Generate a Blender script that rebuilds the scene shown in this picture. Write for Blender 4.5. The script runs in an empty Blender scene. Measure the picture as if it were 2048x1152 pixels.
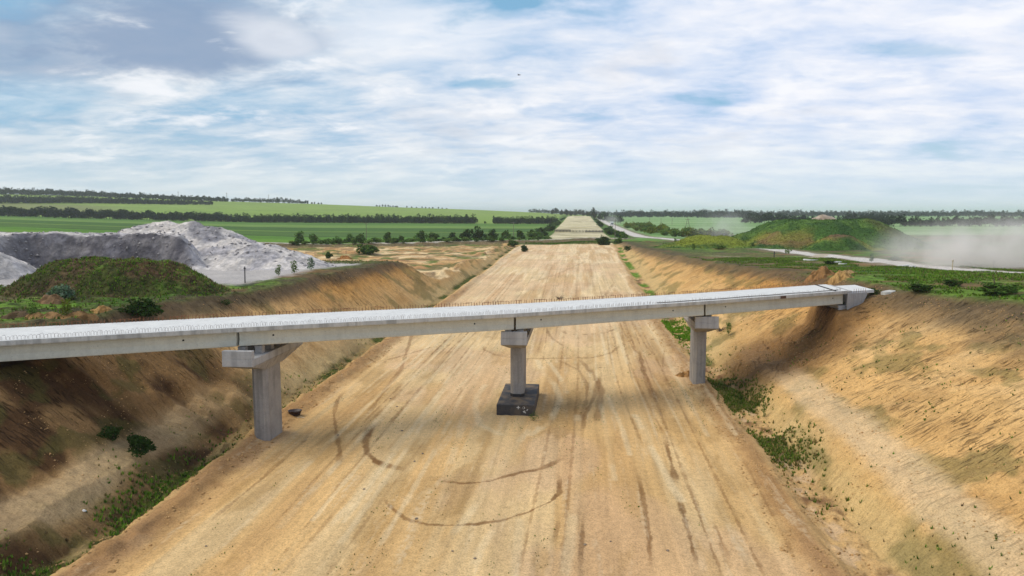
import bpy, math, random
import numpy as np
from math import radians, sin, cos, tan, pi

scene = bpy.context.scene
COL = scene.collection
random.seed(7)
RNG = np.random.default_rng(11)

# ------------------------------------------------------------------ camera
FPX, HZ, VPX, CAMZ = 1420.0, 425.0, 1158.0, 16.0
PH = math.atan((576 - HZ) / FPX)
TH = math.atan((VPX - 1024) * cos(PH) / FPX)
cam_d = bpy.data.cameras.new("camera")
cam = bpy.data.objects.new("camera", cam_d)
COL.objects.link(cam)
cam.location = (0, 0, CAMZ)
cam.rotation_euler = (pi / 2 - PH, 0, TH)
cam_d.sensor_width = 36.0
cam_d.lens = 36.0 * FPX / 2048.0
cam_d.clip_start = 0.5
cam_d.clip_end = 40000
scene.camera = cam

# ------------------------------------------------------------------ noise
def _h(ix, iy, s):
    n = (ix.astype(np.int64) * 374761393 + iy.astype(np.int64) * 668265263 + s * 974711) & 0xFFFFFFFF
    n = ((n ^ (n >> 13)) * 1274126177) & 0xFFFFFFFF
    n = n ^ (n >> 16)
    return (n & 0xFFFF) / 65535.0

def vn(x, y, s=0):
    x = np.asarray(x, float); y = np.asarray(y, float)
    x, y = np.broadcast_arrays(x, y)
    ix = np.floor(x); iy = np.floor(y)
    fx = x - ix; fy = y - iy
    fx = fx * fx * fx * (fx * (fx * 6 - 15) + 10); fy = fy * fy * fy * (fy * (fy * 6 - 15) + 10)
    a = _h(ix, iy, s); b = _h(ix + 1, iy, s); c = _h(ix, iy + 1, s); d = _h(ix + 1, iy + 1, s)
    return (a + (b - a) * fx) * (1 - fy) + (c + (d - c) * fx) * fy

def fbm(x, y, s=0, o=4, g=0.5):
    t = 0; a = 1.0; n = 0
    for k in range(o):
        t = t + a * vn(x * 2.03 ** k + 17.3 * k, y * 2.03 ** k - 9.1 * k, s + k * 31); n += a; a *= g
    return t / n            # 0..1, mean .5

def ss(a, b, x):
    t = np.clip((x - a) / (b - a), 0, 1)
    return t * t * (3 - 2 * t)

def lerp(a, b, t):
    return a + (b - a) * t

def seg_dist(X, Y, pts):
    """distance to a polyline and the running length of the nearest point"""
    best = np.full(np.shape(X), 1e9); run = np.zeros(np.shape(X)); L = 0
    for (x0, y0), (x1, y1) in zip(pts[:-1], pts[1:]):
        dx, dy = x1 - x0, y1 - y0; l = math.hypot(dx, dy) + 1e-9
        t = np.clip(((X - x0) * dx + (Y - y0) * dy) / (l * l), 0, 1)
        d = np.hypot(X - x0 - t * dx, Y - y0 - t * dy)
        m = d < best
        run = np.where(m, L + t * l, run); best = np.where(m, d, best); L += l
    return best, run, L

# ------------------------------------------------------------------ terrain
HAUL = [(62, 20), (61, 60), (59.5, 101), (64, 165), (64, 251), (58, 315), (47, 362), (35, 402), (33.5, 500), (35, 789), (38, 1400)]
CROSS = [(-500, 90), (-250, 211), (-113, 281), (-14, 332), (6, 345), (37, 398)]
TRACK2 = [(66, 200), (56, 175), (44, 170), (30, 190)]
E_X0, E_X1, E_Y0, E_Y1 = -17.0, 17.0, 500.0, 1075.0

def road_z(Y):
    return -0.85 + 2.75 * ss(75, 330, Y)

def far_z(X, Y):
    r = X * cos(TH) + Y * sin(TH); f = -X * sin(TH) + Y * cos(TH)
    D = np.maximum(f, 1.0)
    px = np.clip(1024 + FPX * r / D, -900, 2600)
    zb = np.interp(px, [-900, 0, 300, 500, 950, 1150, 2600], [18, 11.8, 7.0, 4.2, 2.8, 2.4, 2.6])
    zs = np.interp(px, [-900, 0, 180, 450, 620, 800, 950, 1080, 1200, 2600], [70, 58, 53, 41, 35.5, 27.5, 22, 15.5, 6, 4])
    lo = np.interp(px, [-900, 0, 300, 600, 1100, 2600], [9, 8, 5, 2.2, 2.1, 2.6])
    z = np.where(D < 850, lo + (zb - lo) * ss(330, 850, D), zb + (zs - zb) * np.clip((D - 850) / 750, 0, 1) ** 1.15)
    z = np.where(D > 1600, zs - (zs - 3) * ss(1620, 4500, D), z)
    return z

def plateau(X, Y):
    fz = far_z(X, Y)
    pr = np.interp(Y, [0, 60, 95, 137, 195, 280, 330, 500], [8.3, 8.15, 7.9, 6.2, 4.7, 3.2, 2.7, 2.5])
    pr = pr + 0.5 * (fbm(X / 14, Y / 14, 3) - .5) + .35 * (fbm(X / 4., Y / 4., 5, 3) - .5)
    pr = pr + 0.05 * np.clip(X - 30, 0, 40) * ss(120, 60, Y)
    pr = lerp(pr, fz, ss(330, 520, Y))
    yc = 141 + 5 * (vn(X / 9, 0 * Y, 9) - .5) + np.clip(-60 - X, 0, 400) * .35
    pl8 = np.interp(Y, [0, 60, 85, 110, 140], [8.2, 7.85, 7.3, 7.0, 6.2]) + 0.6 * (fbm(X / 9, Y / 9, 13) - .5) + .35 * (fbm(X / 2.5, Y / 2.5, 15, 3) - .5)
    fz = fz + ss(138, 150, Y) * ss(330, 300, Y) * ss(-140, -90, X) * (1.3 * (fbm(X / 11, Y / 11, 21, 4) - .5) + .7 * (fbm(X / 3.5, Y / 3.5, 23, 3) - .5) + 1.3 * ss(-44, -27, X) * ss(.42, .6, fbm(X / 9, Y / 15, 25)) - .3)
    fl = fz + .5 * (fbm(X / 12, Y / 12, 19) - .5) * ss(700, 200, Y)
    pl = lerp(fl, pl8, ss(yc + 9, yc - 2, Y))
    return lerp(pl, pr, ss(-12, 2, X))

def xl_edge(Y):
    return -24.6 + 1.5 * ss(62, 30, Y) + .9 * (vn(Y / 23, 0 * Y, 41) - .5) + .35 * (vn(Y / 3.1, 0 * Y, 42) - .5)

def xr_edge(Y):
    return 12.4 - .5 * ss(52, 32, Y) + 2.3 * ss(200, 320, Y) + .7 * (vn(Y / 19, 0 * Y, 43) - .5) + .35 * (vn(Y / 3.3, 0 * Y, 44) - .5)

def cut(X, Y):
    """profile of the excavated cut; also the zone masks"""
    zr = road_z(Y)
    yend = 318 + .4 * (X + 6)
    floor = zr + np.maximum(0, Y - yend) * .35
    near = ss(92, 72, Y)
    u = X - xr_edge(Y); v = xl_edge(Y) - X
    # right
    wob = 1.3 * (vn(Y / 7.0, X * 0, 51) - .5) + .5 * (vn(Y / 2.2, X * 0 + 3, 52) - .5)
    uu = u + wob * ss(2, 5, u)
    s_r = np.interp(Y, [45, 62, 72, 100, 140, 220], [.43, .40, .50, .47, .46, .45])
    berm = .22 * ss(-1.5, -.2, u) * ss(1.3, .3, u) * (0.5 + vn(Y / 1.3, X / .8, 55))
    zb_near = np.interp(uu, [0, .6, 2.0, 3.2, 4.8, 5.8, 8.2], [0, -.05, -.5, -.45, 1.25, 1.85, 2.6]) + np.maximum(0, uu - 8.2) * s_r
    zb_far = np.interp(uu, [0, .8, 2.0, 3.2], [0, -.1, -.4, -.25]) + np.maximum(0, uu - 3.2) * (s_r + .04)
    zright = floor + berm + lerp(zb_far, zb_near, near)
    # left
    wob2 = 1.5 * (vn(Y / 6.0, X * 0, 61) - .5) + .5 * (vn(Y / 2.0, X * 0 + 3, 62) - .5)
    vv = v + wob2 * ss(2, 4.5, v)
    nearl = ss(64, 52, Y)
    berml = .34 * ss(-1.6, -.2, v) * ss(1.4, .3, v) * (0.4 + 1.1 * vn(Y / 1.1, X / .7, 65))
    zl_near = np.interp(vv, [0, .7, 1.8, 2.8, 4.4, 6.2], [0, -.1, -.55, -.45, 1.15, 1.75]) + np.maximum(0, vv - 6.2) * np.interp(Y, [28, 38, 46, 60], [.60, .72, .9, 1.0])
    s_l = np.interp(Y, [60, 75, 140], [.85, .95, .8])
    zl_far = np.interp(vv, [0, .8, 1.8, 2.4], [0, -.1, -.3, -.2]) + np.maximum(0, vv - 2.4) * s_l
    zleft = floor + berml + lerp(zl_far, zl_near, nearl)
    z = np.where(u > -2, zright, np.where(v > -2, zleft, floor))
    return z, u, v

def terr(X, Y, detail=True):
    X = np.asarray(X, float); Y = np.asarray(Y, float)
    P = plateau(X, Y)
    zc, u, v = cut(X, Y)
    k = .35
    hh = np.clip(.5 + .5 * (P - zc) / k, 0, 1)
    z = lerp(P, zc, hh) - k * hh * (1 - hh) * .5          # soft minimum
    incut = (Y < 345)
    z = np.where(incut, z, P)
    slope = np.where(incut, ss(-.4, .5, P - zc) * (np.clip(ss(1.5, 4, u) + ss(1.2, 3, v), 0, 1)), 0)
    road = np.where(incut, ss(.8, .0, u) * ss(.8, .0, v) * ss(.3, .0, Y - 318 - .4 * (X + 6)), 0)
    if detail:
        yq = Y - .30 * np.maximum(X, 0); rl = vn(X * .2, yq / .8, 71) * .6 + vn(X * .35, yq / .38, 72) * .4 - .5
        rl = np.where(X < -12, vn(X * .16 - Y * .05, Y / .85, 73) * .6 + vn(X * .3, Y / .4, 74) * .4 - .5, rl)
        z = z + slope * rl * .34
        lump = fbm(X / 1.6, Y / 1.6, 77, 4) - .5
        dit = (ss(.3, 1.2, u) * ss(4.5, 3, u) + ss(.3, 1.0, v) * ss(3.5, 2.4, v)) * ss(120, 80, Y)
        z = z + dit * (lump * .5 + .3 * (fbm(X / .7, Y / .9, 76, 3) - .5))
        z = z + slope * lump * .42 + (1 - road) * (fbm(X / .8, Y / .8, 79, 3) - .5) * .12 * ss(300, 120, Y)
        # rough ledges beside the right abutment
        led = ss(9, 3, np.hypot(X - 19, (Y - 74) * .6)) * (u > 3)
        z = z + led * 1.1 * (np.floor(fbm(X / 2.5, Y / 5., 78, 3) * 7) / 7 - .5)
        lo = ss(13, 5, np.hypot(X + 29, (Y - 52))) * (v > 2)
        z = z + lo * 1.6 * (fbm(X / 3.5, Y / 3., 81, 3) - .5)
        z = z + road * ((fbm(X / 2.2, Y / 26, 83, 3) - .5) * .12 + (vn(X / .45, Y / 14, 85) - .5) * .05)
        z = np.where(v > 10, z + ss(60, 5, np.abs(Y - 60)) * .3 * (fbm(X / 1.7, Y / 1.7, 87, 3) - .5), z)
    # earth pad round the right abutment
    yy = Y - (56.9 + .535 * (X + 5.1))
    pad = ss(24.6, 26.0, X) * ss(33.0, 29.5, X) * ss(-2.4, -.6, yy) * ss(9.0, 7.0, yy)
    z = lerp(z, 6.18 + .22 * (fbm(X / .8, Y / .8, 91, 3) - .5) + .35 * np.clip(X - 27.2, 0, 9), pad)
    # ground is kept below the girders at the left end
    cor = ss(-14, -9, yy) * ss(11, 8, yy) * ss(-20, -24, X)
    lim = 6.1 + np.maximum(0, -41.5 - X) * .9 + .3 * (fbm(X / 1.2, Y / 1.2, 93, 3) - .5)
    z = lerp(z, np.minimum(z, lim), cor)
    # farm road bank
    dc, _, _ = seg_dist(X, Y, CROSS)
    outside = ss(.3, -.2, -(X - 14)) + ss(-.2, .3, 345 - 0 * X - 330) * 0
    z = z + 1.25 * ss(9.5, 3.2, dc) * ss(60, 40, np.abs(Y - 300) - 60 + 0 * X) * ss(25, 5, X)
    # haul road is graded
    # far embankment
    ax = np.abs(X)
    top = np.interp(Y, [495, 500, 502, 640, 660, 800, 820, 1075, 1400], [2.3, 2.4, 4.0, 4.8, 5.3, 6.6, 7.1, 10.2, 9.0])
    e = top - np.maximum(0, ax - 16.5) * .5
    z = np.where((Y > 499) & (Y < 2000) & (ax < 45), np.maximum(z, e), z)
    return z, slope, road, u, v

def unray(px, py):
    a = (px - 1024) / FPX; b = (576 - py) / FPX
    fw = cos(PH) + b * sin(PH); up = -sin(PH) + b * cos(PH)
    return np.array([a * cos(TH) - fw * sin(TH), a * sin(TH) + fw * cos(TH), up])

def plane_at(px, py, z):
    d = unray(px, py); t = (z - CAMZ) / d[2]
    return (d[0] * t, d[1] * t)

_TS = np.concatenate([np.arange(24, 220, .25), np.arange(220, 700, 1.0), np.arange(700, 3000, 4.0)])
def hit(px, py, extra=None):
    """where the sight line through a point of the photograph meets the ground"""
    d = unray(px, py)
    x = d[0] * _TS; y = d[1] * _TS; z = CAMZ + d[2] * _TS
    g = terr(x, y)[0]
    if extra is not None:
        g = g + extra(x, y)
    k = np.nonzero(z <= g)[0]
    i = k[0] if len(k) else len(_TS) - 1
    return float(x[i]), float(y[i]), float(g[i])

# ------------------------------------------------------------------ helpers: objects
def tag(o, label=None, cat=None, group=None, kind=None):
    if label: o["label"] = label
    if cat: o["category"] = cat
    if group: o["group"] = group
    if kind: o["kind"] = kind
    return o

def empty(name, loc, rz=0.0):
    o = bpy.data.objects.new(name, None)
    o.empty_display_size = .5
    o.location = loc; o.rotation_euler = (0, 0, rz)
    COL.objects.link(o)
    return o

def mesh_np(name, V, Fq, mats, parent=None, smooth=True, attrs=None, mi=None):
    """V (n,3), Fq list of (m,k) arrays"""
    me = bpy.data.meshes.new(name)
    V = np.ascontiguousarray(V, np.float32)
    if not isinstance(Fq, (list, tuple)): Fq = [Fq]
    Fq = [np.asarray(f, np.int32) for f in Fq if len(f)]
    tot = sum(f.size for f in Fq); nf = sum(len(f) for f in Fq)
    me.vertices.add(len(V)); me.vertices.foreach_set("co", V.ravel())
    me.loops.add(tot); me.loops.foreach_set("vertex_index", np.concatenate([f.ravel() for f in Fq]))
    me.polygons.add(nf)
    ls = np.concatenate([np.full(len(f), f.shape[1], np.int32) for f in Fq])
    st = np.concatenate([[0], np.cumsum(ls)[:-1]]).astype(np.int32)
    me.polygons.foreach_set("loop_start", st)
    if smooth: me.polygons.foreach_set("use_smooth", np.ones(nf, bool))
    if mi is not None: me.polygons.foreach_set("material_index", np.asarray(mi, np.int32))
    if attrs:
        for an, dat in attrs.items():
            at = me.attributes.new(an, "FLOAT_COLOR", "POINT")
            d4 = np.ones((len(V), 4), np.float32); d4[:, :dat.shape[1]] = dat
            at.data.foreach_set("color", d4.ravel())
    for m in (mats if isinstance(mats, (list, tuple)) else [mats]): me.materials.append(m)
    me.update(calc_edges=True); me.validate()
    o = bpy.data.objects.new(name, me)
    COL.objects.link(o)
    if parent is not None: o.parent = parent
    return o

class MB:
    """collects simple solids into one mesh"""
    def __init__(s): s.v = []; s.f = []; s.m = []; s.mi = 0
    def add(s, vs, fs):
        b = len(s.v); s.v += [tuple(p) for p in vs]; s.f += [tuple(b + i for i in f) for f in fs]; s.m += [s.mi] * len(fs)
    def box(s, x0, x1, y0, y1, z0, z1):
        s.add([(x0, y0, z0), (x1, y0, z0), (x1, y1, z0), (x0, y1, z0), (x0, y0, z1), (x1, y0, z1), (x1, y1, z1), (x0, y1, z1)],
              [(3, 2, 1, 0), (4, 5, 6, 7), (0, 1, 5, 4), (1, 2, 6, 5), (2, 3, 7, 6), (3, 0, 4, 7)])
    def prism(s, ring0, ring1):
        n = len(ring0)
        s.add(list(ring0) + list(ring1), [tuple(range(n - 1, -1, -1)), tuple(range(n, 2 * n))] +
              [(i, (i + 1) % n, n + (i + 1) % n, n + i) for i in range(n)])
    def loft(s, rings, caps=True):
        n = len(rings[0]); b = []
        for r in rings: b += list(r)
        fs = []
        for k in range(len(rings) - 1):
            for i in range(n):
                fs.append((k * n + i, k * n + (i + 1) % n, (k + 1) * n + (i + 1) % n, (k + 1) * n + i))
        if caps: fs += [tuple(range(n - 1, -1, -1)), tuple(range((len(rings) - 1) * n, len(rings) * n))]
        s.add(b, fs)
    def tube(s, pts, r, n=6, r1=None, caps=True):
        pts = [np.array(p, float) for p in pts]; rings = []
        m = len(pts)
        for i, p in enumerate(pts):
            t = pts[min(i + 1, m - 1)] - pts[max(i - 1, 0)]; t = t / (np.linalg.norm(t) + 1e-9)
            a = np.array([0, 0, 1.]) if abs(t[2]) < .9 else np.array([1., 0, 0])
            q = np.cross(t, a); q /= np.linalg.norm(q); w = np.cross(t, q)
            rr = r if r1 is None else r + (r1 - r) * i / max(1, m - 1)
            rings.append([tuple(p + rr * (cos(2 * pi * k / n) * q + sin(2 * pi * k / n) * w)) for k in range(n)])
        s.loft(rings, caps)
    def build(s, name, mats, parent=None, smooth=False, bevel=0):
        me = bpy.data.meshes.new(name)
        me.from_pydata(s.v, [], s.f)
        for m in (mats if isinstance(mats, (list, tuple)) else [mats]): me.materials.append(m)
        me.polygons.foreach_set("material_index", s.m)
        if smooth: me.polygons.foreach_set("use_smooth", [True] * len(s.f))
        me.update()
        import bmesh
        bm = bmesh.new(); bm.from_mesh(me); bmesh.ops.recalc_face_normals(bm, faces=bm.faces); bm.to_mesh(me); bm.free()
        o = bpy.data.objects.new(name, me); COL.objects.link(o)
        if parent is not None: o.parent = parent
        if bevel:
            md = o.modifiers.new("bevel", "BEVEL"); md.width = bevel; md.segments = 2; md.limit_method = "ANGLE"
        return o

# ------------------------------------------------------------------ materials
def new_mat(name):
    m = bpy.data.materials.new(name); m.use_nodes = True
    nt = m.node_tree; nt.nodes.clear()
    out = nt.nodes.new("ShaderNodeOutputMaterial")
    return m, nt, out

class NB:
    def __init__(s, nt): s.nt = nt
    def n(s, t, **kw):
        nd = s.nt.nodes.new(t)
        for k, v in kw.items(): setattr(nd, k, v)
        return nd
    def link(s, a, b): s.nt.links.new(a, b)
    def val(s, sock, v):
        if hasattr(v, "is_linked") or hasattr(v, "links"): s.link(v, sock)
        else: sock.default_value = v
    def math(s, op, a, b=0.0, clamp=False):
        nd = s.n("ShaderNodeMath", operation=op, use_clamp=clamp); s.val(nd.inputs[0], a); s.val(nd.inputs[1], b); return nd.outputs[0]
    def vmath(s, op, a, b=(0, 0, 0)):
        nd = s.n("ShaderNodeVectorMath", operation=op); s.val(nd.inputs[0], a); s.val(nd.inputs[1], b)
        return nd.outputs["Value"] if op in ("LENGTH", "DOT_PRODUCT", "DISTANCE") else nd.outputs[0]
    def mix(s, f, a, b, typ="RGBA", blend="MIX"):
        nd = s.n("ShaderNodeMix", data_type=typ)
        if typ == "RGBA":
            nd.blend_type = blend; s.val(nd.inputs[0], f); s.val(nd.inputs[6], a); s.val(nd.inputs[7], b); return nd.outputs[2]
        s.val(nd.inputs[0], f); s.val(nd.inputs[2], a); s.val(nd.inputs[3], b); return nd.outputs[0]
    def noise(s, vec, scale=1.0, detail=4.0, rough=.5, dist=0.0):
        nd = s.n("ShaderNodeTexNoise"); s.val(nd.inputs["Vector"], vec); nd.inputs["Scale"].default_value = scale
        nd.inputs["Detail"].default_value = detail; nd.inputs["Roughness"].default_value = rough; nd.inputs["Distortion"].default_value = dist
        return nd.outputs[0]
    def ramp(s, x, a, b, lo=0.0, hi=1.0, smooth=True):
        nd = s.n("ShaderNodeMapRange", interpolation_type="SMOOTHSTEP" if smooth else "LINEAR", clamp=True)
        s.val(nd.inputs[0], x); nd.inputs[1].default_value = a; nd.inputs[2].default_value = b; nd.inputs[3].default_value = lo; nd.inputs[4].default_value = hi
        return nd.outputs[0]
    def mul(s, v, xyz): return s.vmath("MULTIPLY", v, xyz)

def c4(c): return (c[0], c[1], c[2], 1.0)
def lin(r, g, b, k=1.0):
    f = lambda c: (c / 255 / 12.92 if c / 255 <= .04045 else ((c / 255 + .055) / 1.055) ** 2.4) * k
    return np.array([f(r), f(g), f(b)])

def mat_ground():
    m, nt, out = new_mat("soil_and_grass"); b = NB(nt)
    geo = b.n("ShaderNodeNewGeometry"); pos = geo.outputs["Position"]
    col = b.n("ShaderNodeAttribute", attribute_name="Col").outputs["Color"]
    mk = b.n("ShaderNodeAttribute", attribute_name="Msk"); sep = b.n("ShaderNodeSeparateColor"); b.link(mk.outputs["Color"], sep.inputs[0])
    slope, grass, road = sep.outputs[0], sep.outputs[1], sep.outputs[2]
    fine = b.noise(pos, 2.6, 6, .62)
    grit = b.noise(pos, 11.0, 6, .68)
    big = b.noise(pos, .17, 4, .55)
    sp = b.n("ShaderNodeSeparateXYZ"); b.link(pos, sp.inputs[0])
    yr = b.math("SUBTRACT", sp.outputs[1], b.math("MULTIPLY", b.math("MAXIMUM", sp.outputs[0], 0.0), .30))
    cr_ = b.n("ShaderNodeCombineXYZ"); b.link(sp.outputs[0], cr_.inputs[0]); b.link(yr, cr_.inputs[1]); b.link(sp.outputs[2], cr_.inputs[2])
    posr = cr_.outputs[0]
    s1 = b.noise(b.mul(posr, (1.0, 6.5, 1.0)), 1.0, 3, .55, .2)
    s2 = b.noise(b.mul(posr, (.25, 1.3, .25)), 1.0, 5, .62, .3)
    patch = b.noise(pos, .22, 4, .6)
    r1 = b.noise(b.mul(pos, (1.9, .07, 1)), 1.0, 6, .62, .25)
    r2 = b.noise(b.mul(pos, (.5, .04, 1)), 1.0, 3, .5, .2)
    g1 = b.noise(pos, 1.3, 8, .72)
    # value factors
    f_fine = b.math("MULTIPLY", b.ramp(fine, .25, .75, .84, 1.14, False), b.ramp(grit, .30, .60, .68, 1.10))
    f_big = b.ramp(big, .3, .7, .92, 1.06)
    thr = b.math("ADD", s1, b.math("MULTIPLY", b.math("SUBTRACT", patch, .5), .42))
    dl = b.math("MULTIPLY", b.ramp(thr, .32, .425, .46, 1.05), b.ramp(s2, .32, .58, .80, 1.07))
    f_s = b.mix(slope, 1.0, dl, "FLOAT")
    dr = b.math("MULTIPLY", b.ramp(r1, .28, .62, .90, 1.07), b.ramp(r2, .32, .66, .93, 1.06))
    f_r = b.mix(road, 1.0, dr, "FLOAT")
    f_g = b.mix(grass, 1.0, b.ramp(g1, .30, .70, .38, 1.55), "FLOAT")
    f = b.math("MULTIPLY", b.math("MULTIPLY", f_fine, f_big), b.math("MULTIPLY", f_s, b.math("MULTIPLY", f_r, f_g)))
    cm = b.vmath("SCALE", col); b.link(f, cm.node.inputs["Scale"])
    # pale dry crust on the road, in streaks
    cr = b.math("MULTIPLY", road, b.math("MULTIPLY", b.ramp(b.noise(b.mul(pos, (1.1, .09, 1)), 1.0, 6, .65, .3), .54, .70), b.ramp(fine, .35, .6)))
    cm = b.mix(b.math("MULTIPLY", cr, .55), cm, c4((.66, .52, .33)))
    bs = b.n("ShaderNodeBsdfPrincipled"); b.link(cm, bs.inputs["Base Color"]); bs.inputs["Roughness"].default_value = .95
    bs.inputs["Specular IOR Level"].default_value = .12
    h = b.math("ADD", b.math("ADD", b.math("MULTIPLY", fine, .10), b.math("MULTIPLY", grit, .035)), b.math("ADD", b.math("MULTIPLY", b.math("MULTIPLY", b.ramp(thr, .30, .46), slope), .10), b.math("MULTIPLY", b.math("MULTIPLY", g1, grass), .30)))
    bp = b.n("ShaderNodeBump"); bp.inputs["Strength"].default_value = .8; bp.inputs["Distance"].default_value = 1.0
    b.link(h, bp.inputs["Height"]); b.link(bp.outputs[0], bs.inputs["Normal"])
    b.link(bs.outputs[0], out.inputs[0])
    return m

def mat_gravel():
    m, nt, out = new_mat("crushed_stone"); b = NB(nt)
    pos = b.n("ShaderNodeNewGeometry").outputs["Position"]
    col = b.n("ShaderNodeAttribute", attribute_name="Col").outputs["Color"]
    vo = b.n("ShaderNodeTexVoronoi"); b.link(pos, vo.inputs["Vector"]); vo.inputs["Scale"].default_value = 1.6
    vs = b.n("ShaderNodeSeparateColor"); b.link(vo.outputs["Color"], vs.inputs[0])
    nz = b.noise(pos, 1.2, 8, .7); nl = b.noise(b.mul(pos, (.5, .5, 1.1)), .5, 5, .6, .4)
    f = b.math("MULTIPLY", b.ramp(nz, .28, .72, .66, 1.30, False), b.math("MULTIPLY", b.ramp(vs.outputs[0], 0, 1, .84, 1.15, False), b.ramp(nl, .3, .7, .78, 1.18)))
    cm = b.vmath("SCALE", col); b.link(f, cm.node.inputs["Scale"])
    bs = b.n("ShaderNodeBsdfPrincipled"); b.link(cm, bs.inputs["Base Color"]); bs.inputs["Roughness"].default_value = .95
    bs.inputs["Specular IOR Level"].default_value = .15
    bp = b.n("ShaderNodeBump"); bp.inputs["Strength"].default_value = .9; bp.inputs["Distance"].default_value = .35
    b.link(b.math("ADD", nz, b.math("MULTIPLY", vo.outputs["Distance"], .5)), bp.inputs["Height"]); b.link(bp.outputs[0], bs.inputs["Normal"])
    b.link(bs.outputs[0], out.inputs[0])
    return m

def mat_concrete(name, base, stain=.5, form=True, rough=.85):
    m, nt, out = new_mat(name); b = NB(nt)
    pos = b.n("ShaderNodeNewGeometry").outputs["Position"]
    n1 = b.noise(pos, .9, 6, .65); n2 = b.noise(pos, 7.0, 5, .6)
    st = b.noise(b.mul(pos, (2.2, 2.2, .18)), 1.0, 5, .6, .2)
    pores = b.noise(pos, 14, 2, .5)
    f = b.math("MULTIPLY", b.ramp(n1, .3, .7, 1 - .22 * stain, 1.06), b.ramp(n2, .3, .7, .93, 1.05, False))
    f = b.math("MULTIPLY", f, b.ramp(st, .34, .56, 1 - .30 * stain, 1.0))
    f = b.math("MULTIPLY", f, b.ramp(pores, .24, .33, .6, 1.0))
    if form:
        w = b.n("ShaderNodeTexWave", wave_type="BANDS", bands_direction="Z", wave_profile="SAW"); b.link(pos, w.inputs["Vector"]); w.inputs["Scale"].default_value = .9
        w.inputs["Distortion"].default_value = .15
        f = b.math("MULTIPLY", f, b.ramp(w.outputs["Fac"], .0, .06, .86, 1.0))
    cm = b.vmath("SCALE", c4(base)[:3]); b.link(f, cm.node.inputs["Scale"])
    warm = b.mix(b.math("MULTIPLY", b.ramp(n1, .5, .75), .35 * stain), cm, c4((base[0] * .85, base[1] * .74, base[2] * .55)))
    bs = b.n("ShaderNodeBsdfPrincipled"); b.link(warm, bs.inputs["Base Color"]); bs.inputs["Roughness"].default_value = rough
    bs.inputs["Specular IOR Level"].default_value = .25
    bp = b.n("ShaderNodeBump"); bp.inputs["Strength"].default_value = .35; bp.inputs["Distance"].default_value = .03
    b.link(b.math("ADD", n2, b.math("MULTIPLY", pores, .6)), bp.inputs["Height"]); b.link(bp.outputs[0], bs.inputs["Normal"])
    b.link(bs.outputs[0], out.inputs[0])
    return m

def mat_plain(name, base, rough=.7, metal=0.0, var=.25, scale=3.0):
    m, nt, out = new_mat(name); b = NB(nt)
    pos = b.n("ShaderNodeNewGeometry").outputs["Position"]
    n1 = b.noise(pos, scale, 5, .6)
    cm = b.vmath("SCALE", tuple(base)); b.link(b.ramp(n1, .3, .7, 1 - var, 1 + var, False), cm.node.inputs["Scale"])
    bs = b.n("ShaderNodeBsdfPrincipled"); b.link(cm, bs.inputs["Base Color"]); bs.inputs["Roughness"].default_value = rough; bs.inputs["Metallic"].default_value = metal
    b.link(bs.outputs[0], out.inputs[0])
    return m

def mat_leaf(name, base, var=.5, obj_var=.25):
    m, nt, out = new_mat(name); b = NB(nt)
    t = b.n("ShaderNodeAttribute", attribute_name="Tint").outputs["Color"]
    oi = b.n("ShaderNodeObjectInfo").outputs["Random"]
    cm = b.mix(1.0, c4(base), t, "RGBA", "MULTIPLY")
    sc = b.vmath("SCALE", cm); b.link(b.ramp(oi, 0, 1, 1 - obj_var, 1 + obj_var, False), sc.node.inputs["Scale"])
    d = b.n("ShaderNodeBsdfDiffuse"); b.link(sc, d.inputs[0])
    tr = b.n("ShaderNodeBsdfTranslucent"); b.link(sc, tr.inputs[0])
    mx = b.n("ShaderNodeMixShader"); mx.inputs[0].default_value = .28; b.link(d.outputs[0], mx.inputs[1]); b.link(tr.outputs[0], mx.inputs[2])
    b.link(mx.outputs[0], out.inputs[0])
    return m

M_GROUND = mat_ground()
M_GRAVEL = mat_gravel()
M_DECK = mat_concrete("pale_deck_concrete", (.66, .655, .63), .25, False)
M_EDGE = mat_concrete("slab_edge_concrete", (.55, .54, .50), 1.0, False)
M_BEAM = mat_concrete("girder_concrete", (.54, .53, .445), .25, False)
M_PIER = mat_concrete("pier_concrete", (.36, .34, .32), .85, True)
M_CAP = mat_concrete("pier_cap_concrete", (.42, .41, .40), .7, False)
def mat_soiled(name, base, soil):
    m, nt, out = new_mat(name); b = NB(nt)
    g = b.n("ShaderNodeNewGeometry"); pos = g.outputs["Position"]; sp = b.n("ShaderNodeSeparateXYZ"); b.link(g.outputs["Normal"], sp.inputs[0])
    n1 = b.noise(pos, .9, 5, .6); n2 = b.noise(pos, 5, 4, .6)
    cm = b.vmath("SCALE", tuple(base)); b.link(b.ramp(n2, .3, .7, .8, 1.3, False), cm.node.inputs["Scale"])
    f = b.math("MULTIPLY", b.ramp(n1, .40, .62), b.ramp(sp.outputs[2], .2, .8, .35, .85))
    bs = b.n("ShaderNodeBsdfPrincipled"); b.link(b.mix(f, cm, c4(soil)), bs.inputs["Base Color"]); bs.inputs["Roughness"].default_value = .75
    b.link(bs.outputs[0], out.inputs[0])
    return m
M_BITUMEN = mat_plain("bitumen_coat", (.030, .030, .034), .55, 0, .5, 2.0)
M_FOOT = mat_soiled("soiled_bitumen", (.034, .034, .038), (.20, .14, .08))
M_DARK = mat_plain("black_and_hole_shade", (.01, .01, .01), .9)
M_RUBBER = mat_plain("rubber_bearing", (.03, .03, .03), .8)
M_STEEL = mat_plain("grey_rebar", (.34, .31, .29), .6, .2, .3, 9)
M_RUST = mat_plain("rusty_rebar", (.22, .085, .035), .8, 0, .4, 9)
M_RUSTP = mat_plain("rust_patch", (.10, .055, .035), .9, 0, .4, 4)
M_WHITE = mat_plain("white_paint", (.72, .72, .70), .6, 0, .15, 5)
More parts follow.
